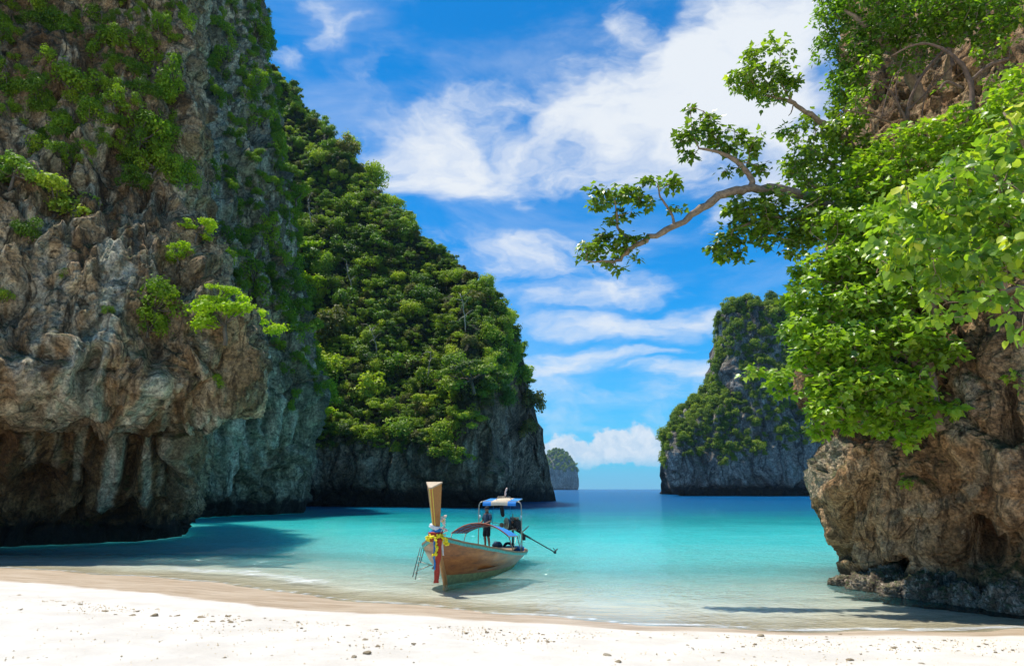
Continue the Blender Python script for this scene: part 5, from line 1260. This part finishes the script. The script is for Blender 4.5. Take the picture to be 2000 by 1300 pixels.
for k in range(3):
    a = 2*math.pi*k/3+.4; u_ = Vector((math.cos(a)*.8, -math.cos(a)*.5, math.sin(a))); c_ = s1_+Vector((.08, .1, .06))
    w_ = Vector((.3, .4, 0)).normalized()*.05+u_.cross(Vector((.6, .8, 0)))*.05
    pr.add([c_-w_*.5, c_+w_*.5, c_+u_*.14+w_, c_+u_*.18, c_+u_*.14-w_], [(0, 1, 2, 3, 4)])
pr.build('propeller', m_dark, en, world=True, smooth=False)

# gear lying in the stern
def gear(nm, mb, mat, label, cat, parts=()):
    e = mb.build(nm, mat, None, world=True); tag(e, label, cat)
    return e
gear('drum', MB().tube([B(7.95, .45, .435)+BB*k*.1*1.0+Vector((0, 0, 0)) for k in (-2.4, -2.2, 0, 2.2, 2.4)], [.13, .17, .175, .17, .13], 14), m_drum, 'dark blue drum lying on the stern boards of the boat', 'drum')
gear('jerrycan', MB().tube([B(8.0, .78, .26), B(8.0, .78, .28), B(8.0, .78, .54), B(8.0, .78, .58), B(8.0, .78, .64)], [.10, .13, .13, .06, .045], 10), m_blue, 'small blue canister standing beside the dark drum in the boat stern', 'canister')
t_ = MB(); rr_ = .21
V, Fc = [], []
for i in range(20):
    a = 2*math.pi*i/20
    for j in range(8):
        b = 2*math.pi*j/8; r_ = rr_+.06*math.cos(b); V.append(B(7.5, .30, .53)+BB*(r_*math.cos(a))+Vector((0, 0, r_*math.sin(a)))+BA*(.07*math.sin(b)))
        Fc.append((i*8+j, ((i+1) % 20)*8+j, ((i+1) % 20)*8+(j+1) % 8, i*8+(j+1) % 8))
t_.add(V, Fc); gear('tyre', t_, m_black, 'black rubber tyre leaning in the boat stern between deck and drum', 'tyre')
bx_ = MB().box((0, 0, 0), (.36, .30, .30), Matrix.Translation(B(7.75, .12, .41)) @ Matrix.Rotation(-TH, 4, 'Z')).box((0, 0, 0), (.40, .34, .04), Matrix.Translation(B(7.75, .12, .58)) @ Matrix.Rotation(-TH, 4, 'Z'))
gear('cool_box', bx_, m_turq, 'pale turquoise cool box in the boat stern left of the drum', 'cool box')
gear('rag_heap', MB().tube([B(7.2, -.35, .64), B(7.2, -.22, .72), B(7.2, -.02, .70), B(7.2, .10, .64)], [.05, .13, .12, .05], 8), m_slat, 'dark crumpled tarpaulin heap on the raised deck beside the boatman', 'tarpaulin')

# boarding ladder hung over the port bow
ld = empty('boarding_ladder', tuple(P(824, 1070, 25.6))); tag(ld, 'thin metal boarding ladder hanging from the port bow into the water', 'ladder')
LP = lambda a, b, c: P(a, b, c)
for (x0, y0, x1, y1) in ((821, 1068, 806, 1126), (824, 1070, 811, 1131), (829, 1070, 821, 1098)):
    MB().tube([LP(x0, y0, 25.7), LP((x0+x1)/2, (y0+y1)/2, 25.5), LP(x1, y1, 25.2)], .016, 6).build('rail', m_dark, ld, world=True)
for (x0, y0, x1, y1) in ((816, 1095, 846, 1104), (811, 1116, 842, 1102), (809, 1118, 816, 1119), (813, 1102, 819, 1103), (817, 1086, 823, 1087)):
    MB().tube([LP(x0, y0, 25.45), LP(x1, y1, 25.45)], .013, 5).build('rung', m_steel, ld, world=True)

# ribbons and flower garlands on the prow (they hang there: things of their own)
def ribbon(nm, pts, w_, mat, label, thick=.008):
    pts = [np.array(q) for q in pts]; W_ = wiggle(pts, 5, .006); V, Fc = [], []
    for i, q in enumerate(W_):
        ww = w_*(1+.12*math.sin(i*1.3)); tw = .25*math.sin(i*.5); dx = np.array([math.cos(tw), math.sin(tw), 0])*ww/2
        V += [q-dx, q+dx]
        if i: Fc.append((2*i-2, 2*i-1, 2*i+1, 2*i))
    o = mk(nm, V, Fc, mat, None); so = o.modifiers.new('thick', 'SOLIDIFY'); so.thickness = thick
    return tag(o, label, 'ribbon', 'ribbons tied on the prow')
PY_ = 23.35
ribbon('ribbon', [P(858, 1050, PY_), P(856, 1080, PY_-.02), P(854, 1110, PY_+.02), P(852, 1138, PY_+.04)], .17, m_red, 'long red ribbon hanging from the prow down to the water')
ribbon('ribbon', [P(849, 1050, PY_), P(848, 1080, PY_), P(849, 1100, PY_), P(849, 1112, PY_)], .06, m_bcl, 'narrow blue ribbon hanging beside the long red one on the prow')
ribbon('ribbon', [P(866, 1050, PY_+.1), P(864, 1066, PY_+.1), P(866, 1084, PY_+.12)], .06, m_white, 'short white ribbon hanging right of the long red one')
def wrap(nm, y0, y1, r, mat, label, seed, tilt=.03):
    b_ = MB(); c0 = B(-1.02, -.02, 0); rg = np.random.default_rng(seed)
    for k in range(4):
        z = y0+(y1-y0)*k/3; b_.tube([c0+Vector((math.cos(t)*(r+.015*rg.normal()), math.sin(t)*(r+.02), z+tilt*math.cos(t)+.01*rg.normal())) for t in np.linspace(0, 6.2832, 16)], .032, 6)
    return tag(b_.build(nm, mat, None), label, 'ribbon', 'ribbons tied on the prow')
wrap('cloth_wrap', 1.70, 1.75, .185, m_bcl, 'blue cloth band wound around the foot of the prow board', 3, .05)
wrap('cloth_wrap', 1.80, 1.88, .175, m_white, 'thin white cloth band wound above the blue one on the prow', 4, -.07)
wrap('cloth_wrap', 1.50, 1.68, .225, m_red, 'dark red cloth band wound lowest around the prow foot', 5, 0)
def blossom(b_, c, r, rg):
    t_, p_ = rg.random()*3, rg.random()*3
    ph = [(0, 0, 1), (0, 0, -1)]+[(math.cos(a+t_), math.sin(a+t_), z) for z in (.45, -.45) for a in np.linspace(0, 2*math.pi, 6)[:-1]]
    V = [Vector(c)+Vector(v).normalized()*r*(1+.25*rg.normal()*.5) for v in ph]; n5 = 5; Fc = []
    for j in range(5): Fc += [(0, 2+j, 2+(j+1) % 5), (1, 7+(j+1) % 5, 7+j), (2+j, 7+j, 7+(j+1) % 5, 2+(j+1) % 5)]
    b_.add(V, Fc)
def garland(nm, pts, n_, r, mat, label, jit=.02):
    e = empty(nm, tuple(pts[0])); tag(e, label, 'garland', 'flower garlands on the prow'); rg = np.random.default_rng(n_); W_ = wiggle([np.array(q) for q in pts], 12, 0)
    for q in W_[np.linspace(0, len(W_)-1, n_).astype(int)]:
        b_ = MB(); blossom(b_, q+rg.normal(0, jit, 3), r*rg.uniform(.8, 1.2), rg); b_.build('blossom', mat, e, world=True, smooth=False)
c0 = B(-1.02, -.02, 0)
garland('flower_garland', [c0+Vector((math.cos(t)*.29, math.sin(t)*.28, 1.50-.05*math.cos(t-1.5)-.03*math.sin(t))) for t in np.linspace(-3.6, 2.7, 14)], 64, .046, m_mari, 'thick yellow marigold garland looped around the foot of the prow', .028)
garland('flower_garland', [P(850, 1052, PY_-.05), P(853, 1066, PY_-.05), P(851, 1078, PY_-.05), P(850, 1083, PY_-.05)], 20, .042, m_mari, 'yellow marigold strand hanging down the left of the prow', .018)
garland('flower_garland', [P(846, 1082, PY_-.05), P(853, 1082, PY_-.05)], 7, .045, m_mari, 'yellow marigold tassel at the end of the hanging strand', .015)
garland('flower_garland', [P(864, 1050, PY_), P(873, 1054, PY_), P(869, 1062, PY_), P(876, 1061, PY_)], 18, .042, m_mari, 'yellow marigold bunch drooping at the right of the prow', .02)
garland('flower_garland', [P(865, 1014, PY_+.1), P(868, 1008, PY_+.1), P(868, 1020, PY_+.1), P(868, 1030, PY_+.1), P(871, 1042, PY_+.1)], 22, .040, m_pink, 'pale pink and cream flower garland hung behind the prow board', .03)
garland('flower_garland', [P(866, 1012, PY_+.1), P(865, 1018, PY_+.1)], 6, .036, m_mari, 'small yellow blossoms among the pale flowers behind the prow', .02)
garland('flower_garland', [P(847, 1008, PY_+.25), P(846, 1016, PY_+.25)], 5, .035, m_pink, 'few pale blossoms showing at the left edge of the prow board', .02)

# ------------------------------------------------------------------ the boatman
man = empty('person', tuple(B(6.55, -.42, .60))); MP = np.array(B(6.55, -.42, .60))
tag(man, 'person in dark cap, blue shirt and black shorts standing at the boat tiller', 'person')
FWD = (-BA*.80-BB*.55).normalized(); SIDE = Vector((FWD.y, -FWD.x, 0))      # faces the bow, a little to the left; SIDE is the man's right
def M3(s, f_, z): return Vector(MP)+SIDE*s+FWD*f_+Vector((0, 0, z))
def skin_mesh(nm, verts, edges, radii, mat, root=0, lvl=2):
    me = bpy.data.meshes.new(nm); loc = Vector(man.location)
    me.from_pydata([tuple(Vector(v)-loc) for v in verts], edges, []); me.update()
    o = bpy.data.objects.new(nm, me); COL.objects.link(o); o.parent = man; me.materials.append(mat)
    md = o.modifiers.new('skin', 'SKIN'); md.use_smooth_shade = True
    if not me.skin_vertices: me.skin_vertices.new()
    for i, r in enumerate(radii):
        r = r if hasattr(r, '__len__') else (r, r); me.skin_vertices[0].data[i].radius = r; me.skin_vertices[0].data[i].use_root = (i == root)
    sb = o.modifiers.new('sub', 'SUBSURF'); sb.levels = lvl; sb.render_levels = lvl
    return o
v = [M3(0, 0, .93), M3(0, .01, 1.10), M3(0, 0, 1.28), M3(0, -.01, 1.40), M3(0, .0, 1.475), M3(0, .015, 1.53), M3(0, .025, 1.61), M3(0, .02, 1.68)]
r = [(.145, .11), (.135, .105), (.165, .11), (.13, .09), .052, .065, .088, .062]
e = [(0, 1), (1, 2), (2, 3), (3, 4), (4, 5), (5, 6), (6, 7)]
for sg in (1, -1):      # legs
    b0 = len(v); v += [M3(sg*.09, 0, .84), M3(sg*.12, .03, .48), M3(sg*.13, -.01, .28), M3(sg*.135, -.02, .07), M3(sg*.15, .10, .035), M3(sg*.155, .17, .028)]
    r += [.088, .062, .056, .036, .042, .028]; e += [(0, b0), (b0, b0+1), (b0+1, b0+2), (b0+2, b0+3), (b0+3, b0+4), (b0+4, b0+5)]
hands = {}
for sg in (1, -1):      # arms bent forward to the tiller bars
    b0 = len(v); hz = 1.02 if sg > 0 else .98
    v += [M3(sg*.18, -.01, 1.385), M3(sg*.255, .01, 1.22), M3(sg*.27, .03, 1.12), M3(sg*.20, .20, 1.06), M3(sg*.12, .29, hz)]
    r += [.060, .046, .040, .034, .024]; e += [(3, b0), (b0, b0+1), (b0+1, b0+2), (b0+2, b0+3), (b0+3, b0+4)]; hands[sg] = (b0+4, v[-1])
for sg in (1, -1):      # palm and fingers closing round a bar
    i0, h = hands[sg]; b0 = len(v); dr = (M3(sg*.05, .36, 1.0)-h).normalized() if sg > 0 else (M3(-.05, .36, .97)-h).normalized()
    v.append(h+dr*.05); r.append((.034, .020)); e.append((i0, b0))
    for k in range(4):
        o_ = Vector((0, 0, .030-.020*k)); q = len(v); L_ = (.034, .038, .036, .028)[k]
        v += [h+dr*.075+o_, h+dr*(.075+L_)+o_+FWD*-.005, h+dr*(.070+L_)+o_-FWD*.028]; r += [.0095, .0088, .0075]; e += [(b0, q), (q, q+1), (q+1, q+2)]
    q = len(v); v += [h+dr*.03+Vector((0, 0, .03)), h+dr*.06+Vector((0, 0, .045))-FWD*.02]; r += [.011, .009]; e += [(b0, q), (q, q+1)]
skin_mesh('body', v, e, r, m_skin)
# clothes follow the body
v = [M3(0, 0, .90), M3(0, .01, 1.05), M3(0, 0, 1.27), M3(0, -.01, 1.39), M3(0, .0, 1.45)]; r = [(.178, .14), (.165, .135), (.185, .135), (.15, .105), .07]; e = [(0, 1), (1, 2), (2, 3), (3, 4)]
for sg in (1, -1): b0 = len(v); v += [M3(sg*.19, -.01, 1.375), M3(sg*.25, .01, 1.24), M3(sg*.262, .02, 1.17)]; r += [.076, .070, .068]; e += [(3, b0), (b0, b0+1), (b0+1, b0+2)]
skin_mesh('shirt', v, e, r, m_shirt)
v = [M3(0, 0, .94), M3(0, 0, .86)]; r = [(.172, .135), (.165, .125)]; e = [(0, 1)]
for sg in (1, -1): b0 = len(v); v += [M3(sg*.095, .005, .78), M3(sg*.12, .03, .58), M3(sg*.13, .03, .45)]; r += [.112, .098, .096]; e += [(1, b0), (b0, b0+1), (b0+1, b0+2)]
skin_mesh('shorts', v, e, r, m_short)
hb = MB(); cz = M3(0, .015, 1.655)
prof = [(.094, 0), (.098, .03), (.088, .065), (.055, .09), (.01, .098)]
V = []; Fc = []
for i, (rr2, z) in enumerate(prof):
    for j in range(14): a = 2*math.pi*j/14; V.append(cz+SIDE*(rr2*.86*math.cos(a))+FWD*(rr2*math.sin(a))+Vector((0, 0, z)))
    if i:
        for j in range(14): a0 = (i-1)*14+j; b0 = (i-1)*14+(j+1) % 14; Fc.append((a0, b0, b0+14, a0+14))
hb.add(V, Fc); hb.add([cz+FWD*.07-SIDE*.075, cz+FWD*.17-SIDE*.055+Vector((0, 0, -.012)), cz+FWD*.185+Vector((0, 0, -.008)), cz+FWD*.17+SIDE*.055+Vector((0, 0, -.012)), cz+FWD*.07+SIDE*.075, cz+FWD*.10+Vector((0, 0, .012))], [(0, 1, 2, 5), (5, 2, 3, 4)])
hb.build('cap', m_black, man, world=True)
# face: nose, ears, eyes and mouth, hair at the nape
MB().tube([M3(0, .105, 1.625), M3(0, .125, 1.60), M3(0, .108, 1.592)], [.008, .014, .008], 6).build('nose', m_skin, man, world=True)
for sg in (1, -1):
    MB().tube([M3(sg*.083, .015, 1.64), M3(sg*.092, .01, 1.615), M3(sg*.084, .015, 1.59)], [.006, .016, .008], 6).build('ear', m_skin, man, world=True)
    MB().tube([M3(sg*.034-.008, .100, 1.628), M3(sg*.034, .106, 1.63), M3(sg*.034+.008, .100, 1.628)], [.004, .008, .004], 6).build('eye', m_black, man, world=True)
MB().tube([M3(-.022, .096, 1.562), M3(0, .103, 1.56), M3(.022, .096, 1.562)], [.003, .006, .003], 5).build('mouth', m_redw, man, world=True)
MB().tube([M3(-.07, -.03, 1.64), M3(0, -.068, 1.63), M3(.07, -.03, 1.64)], [.03, .04, .03], 8).build('hair', m_black, man, world=True)
# ------------------------------------------------------------------ coral and stones on the sand
m_coral, n, out = new_mat('bleached_coral')
tcd = n.n.new('ShaderNodeTexCoord').outputs['Object']; oi = n.n.new('ShaderNodeObjectInfo').outputs['Random']
f = n.noise(tcd, 3.5, 5, .65)
cc = n.ramp(n.math('ADD', n.math('MULTIPLY', f, .7), n.math('MULTIPLY', oi, .3)), [(.3, (.55, .38, .20)), (.5, (.78, .60, .36)), (.75, (.88, .76, .55))])
n.l.new(principled(n, Base_Color=cc, Roughness=.9, Normal=n.bump(f, 1, .15)).outputs[0], out.inputs[0])
def ico(sub=3):
    import bmesh
    bm = bmesh.new(); bmesh.ops.create_icosphere(bm, subdivisions=sub, radius=1.0); V = np.array([v.co[:] for v in bm.verts]); Fc = [tuple(v.index for v in f.verts) for f in bm.faces]; bm.free(); return V, Fc
IV, IF = ico(3)
def lump(seed, amp=.35, sq=.55, knob=.25):
    V = IV*(1+amp*fbm(IV*1.1+seed*7.7, 3)[:, None]+knob*np.maximum(0, fbm(IV*2.6+seed*3.1, 2, mode=2))[:, None]+.07*fbm(IV*6+seed, 2)[:, None])
    V[:, 2] *= sq; V[:, 0] *= 1.25; return V
def coral_branch(seed):
    rg = np.random.default_rng(seed); b = MB()
    for k in range(6):
        a = rg.random()*6.28; q = np.array([math.cos(a), math.sin(a), rg.uniform(0, .5)]); b.tube(wiggle([[0, 0, .1], q*.5+[0, 0, .1], q], 2, .05, rg), [.30, .27, .24, .20, .12], 7)
    return b
CM = []
for s_ in range(6):
    if s_ < 4: o = mk('coral', lump(s_), IF, m_coral)
    else: o = coral_branch(s_).build('coral', m_coral)
    CM.append(o.data); bpy.data.objects.remove(o)
BIG = [(301,1203,18,'largest coral lump in the left row on the sand'),(346,1203,12,'brown coral lump just right of the left pair'),(157,1180,9,'small brown coral lump high on the left sand'),(205,1194,13,'flat pale coral slab left of the row'),(225,1200,8,'little brown knob of coral before the pale slab'),(267,1194,11,'brown coral knob left of the largest lump'),
 (258,1202,12,'flat coral chip under the brown knob'),(333,1203,7,'tiny coral knob beside the brown lump'),(394,1206,14,'coral lump leading the middle cluster'),(383,1213,11,'flatter coral lump low in the middle cluster'),(446,1204,14,'long flat coral slab right of the middle cluster'),(450,1215,10,'dark knobbed coral behind the middle cluster'),(435,1213,11,'pale coral stick in the middle cluster'),
 (484,1212,13,'coral lump ending the middle cluster'),(415,1214,10,'broken coral branch lying in the middle cluster'),(680,1222,12,'coral lump just below the waterline centre left'),(713,1249,11,'yellowish coral knob alone on dry sand'),(738,1261,10,'small brown coral knob below the yellowish one'),(717,1274,15,'broad coral lump left of the boat on the lower sand'),(691,1282,12,'yellow coral knob low on the sand'),
 (808,1257,11,'forked coral piece beneath the boat bow'),(951,1235,10,'dark flecked coral piece under the boat stern'),(930,1276,13,'branched coral piece low in the middle of the beach'),(911,1291,10,'yellow coral lump at the lower edge'),(1186,1279,15,'branched brown coral near the bottom middle'),(1207,1292,14,'crumbling coral branch at the bottom middle'),(1660,1288,14,'branched coral low on the right sand'),
 (1061,1239,8,'small pale coral chip under the stern'),(1269,1246,9,'coral knob right of centre near the waterline'),(1474,1258,8,'brown coral knob right of centre'),(1343,1260,7,'small black stone right of centre'),(1745,1265,10,'flat pale coral chip on the right sand'),(1794,1265,10,'yellowish coral lump on the right sand'),(1926,1258,10,'brown flat coral chip far right'),(1800,1296,11,'coral lump cut by the bottom edge on the right'),
 (1641,1239,8,'coral chip close under the tree shadow'),(1485,1241,14,'flat broken coral heap at the waterline right of centre'),(438,1284,8,'dark pebble alone on the left lower sand'),(90,1284,6,'tiny grey pebble at the lower left'),(38,1192,14,'flat grey driftwood chip at the far left'),(35,1163,9,'dark coral knob near the wet sand at far left'),(124,1182,8,'small coral chip left of the brown lump')]
def coral_at(x, y, wpx, label, grp, rg):
    p = G(x, y, .3)
    for _ in range(6):
        z = float(ground_z(np.array([p.x]), np.array([p.y]))[0]); p = G(x, y, z)
    R = wpx/F*(p.y*1.05)*.5
    o = bpy.data.objects.new('coral_piece', CM[rg.integers(6)]); COL.objects.link(o)
    o.location = (p.x, p.y, p.z+R*.02); o.scale = (R, R, R*.9); o.rotation_euler = (rg.normal(0, .15), rg.normal(0, .15), rg.uniform(0, 6.28))
    return tag(o, label, 'coral', grp)
rg = np.random.default_rng(77)
for x, y, w_, lab in BIG: coral_at(x, y, w_*.82, lab, 'coral pieces on the sand', rg)
for k in range(150):
    x = rg.uniform(480, 2000); yb = np.interp(x, [480, 1000, 1500, 2000], [1206, 1224, 1238, 1246]); y = yb+abs(rg.normal(0, 1))*24+3
    if y > 1298: continue
    coral_at(x, y, rg.uniform(2.2, 6.0), 'tiny coral crumb scattered on the white sand', 'tiny coral crumbs on the sand', rg)
for k in range(14):
    coral_at(rg.uniform(250, 620), rg.uniform(1196, 1232), rg.uniform(2.5, 6), 'tiny coral crumb scattered on the white sand', 'tiny coral crumbs on the sand', rg)

# ------------------------------------------------------------------ barnacled rocks at the foot of the right cliff
m_barn = rock_mat('barnacled_rock', (.12, .085, .055), (.03, .022, .016), (.42, .34, .25), (.12, .11, .085), s=.25, tide=.02, bumpd=.05, rust=(.14, .09, .05))
IV5, IF5 = ico(5)
BR = [(1650,1138,24.6,.55,.30,'low dark rock at the tip of the right cliff foot, lapped by water'),(1690,1148,23.8,.75,.42,'knobbly rock second from the tip of the cliff foot'),(1722,1150,23.2,.60,.52,'pale crusted rock rising beside the water at the cliff foot'),(1765,1160,22.4,.80,.42,'broad barnacled rock along the cliff foot'),(1800,1163,21.8,.75,.55,'bright crusted rock in the middle of the cliff foot'),
 (1840,1176,21.2,.70,.36,'dark low rock before the cave at the cliff foot'),(1885,1180,20.6,.62,.52,'rounded boulder standing free at the cliff foot'),(1925,1184,20.2,.60,.34,'flat dark rock between the two boulders'),(1965,1186,19.7,.75,.62,'tall rough boulder nearest the right edge'),(2010,1190,19.2,.8,.5,'rough boulder cut by the right picture edge'),(1740,1135,23.6,.9,.7,'rock shelf block behind the crusted rock'),(1830,1140,22.4,.9,.8,'rock shelf block under the cave mouth')]
for k, (x, y, Y, R, h, lab) in enumerate(BR):
    V = IV5.copy(); q = V*1.0+k*5.3
    V = V*(1+.34*fbm(q*1.0, 3)[:, None]+.26*fbm(q*3.5, 4, mode=2)[:, None]+.14*fbm(q*12, 2, mode=2)[:, None]); V = V*np.array([R, R*.8, h])
    u, dy, dz = ray(x, y); c = P(x, y, Y); c.z = max(-.05, float(ground_z(np.array([c.x]), np.array([c.y]))[0])) + h*.25
    o = mk('shore_rock', V, IF5, m_barn); o.location = c; o.rotation_euler = (0, 0, k*1.3); tag(o, lab, 'rock', 'barnacled rocks at the foot of the right cliff')

# fine shell grit strewn over the dry sand, more of it along the tide line
rg = np.random.default_rng(5); Vg, Fg = [], []
for k in range(2600):
    x = rg.uniform(-20, 2020); yb = np.interp(x, [0, 250, 500, 1000, 1500, 2000], [1156, 1177, 1203, 1222, 1237, 1245]); y = yb+4+(abs(rg.normal(0, 22)) if k % 3 else rg.uniform(0, 150))
    if y > 1305: continue
    p = G(x, y, .3)
    for _ in range(4): z = float(ground_z(np.array([p.x]), np.array([p.y]))[0]); p = G(x, y, z)
    r_ = rg.uniform(.006, .017); b0 = len(Vg); a = rg.random()*6.28; c_, s_ = math.cos(a)*r_, math.sin(a)*r_
    Vg += [(p.x+c_*1.5, p.y+s_*1.5, p.z), (p.x-s_, p.y+c_, p.z), (p.x-c_*1.5, p.y-s_*1.5, p.z), (p.x+s_, p.y-c_, p.z), (p.x, p.y, p.z+r_*1.1), (p.x, p.y, p.z-r_)]
    for j in range(4): Fg += [(b0+j, b0+(j+1) % 4, b0+4), (b0+(j+1) % 4, b0+j, b0+5)]
tag(mk('shell_grit', Vg, Fg, m_coral, smooth=False), 'fine shell and coral grit strewn over the dry sand', 'grit', kind='stuff')
# ------------------------------------------------------------------ the air
m_air = bpy.data.materials.new('sea_air'); m_air.use_nodes = True; m_air.node_tree.nodes.clear(); n = NT(m_air.node_tree)
out = n.n.new('ShaderNodeOutputMaterial'); pv = n.n.new('ShaderNodeVolumePrincipled')
pv.inputs['Color'].default_value = (.45, .74, 1, 1); pv.inputs['Density'].default_value = 0.00006; pv.inputs['Anisotropy'].default_value = 0.0
n.l.new(pv.outputs[0], out.inputs['Volume'])
zt = max(WL1[:, 2].max(), WL2[:, 2].max(), WH3[:, 2].max(), WI4[:, 2].max(), WR6[:, 2].max(), WF5[:, 2].max())+14
x0, x1, y0, y1, z0, z1 = -8010, 8010, -410, 8010, -46.5, zt
hz_ = mk('haze', [(x, y, z) for x in (x0, x1) for y in (y0, y1) for z in (z0, z1)], [(0, 1, 3, 2), (4, 6, 7, 5), (0, 4, 5, 1), (2, 3, 7, 6), (0, 2, 6, 4), (1, 5, 7, 3)], m_air, smooth=False)
tag(hz_, 'thin blue sea haze over the far water', 'haze', kind='stuff')
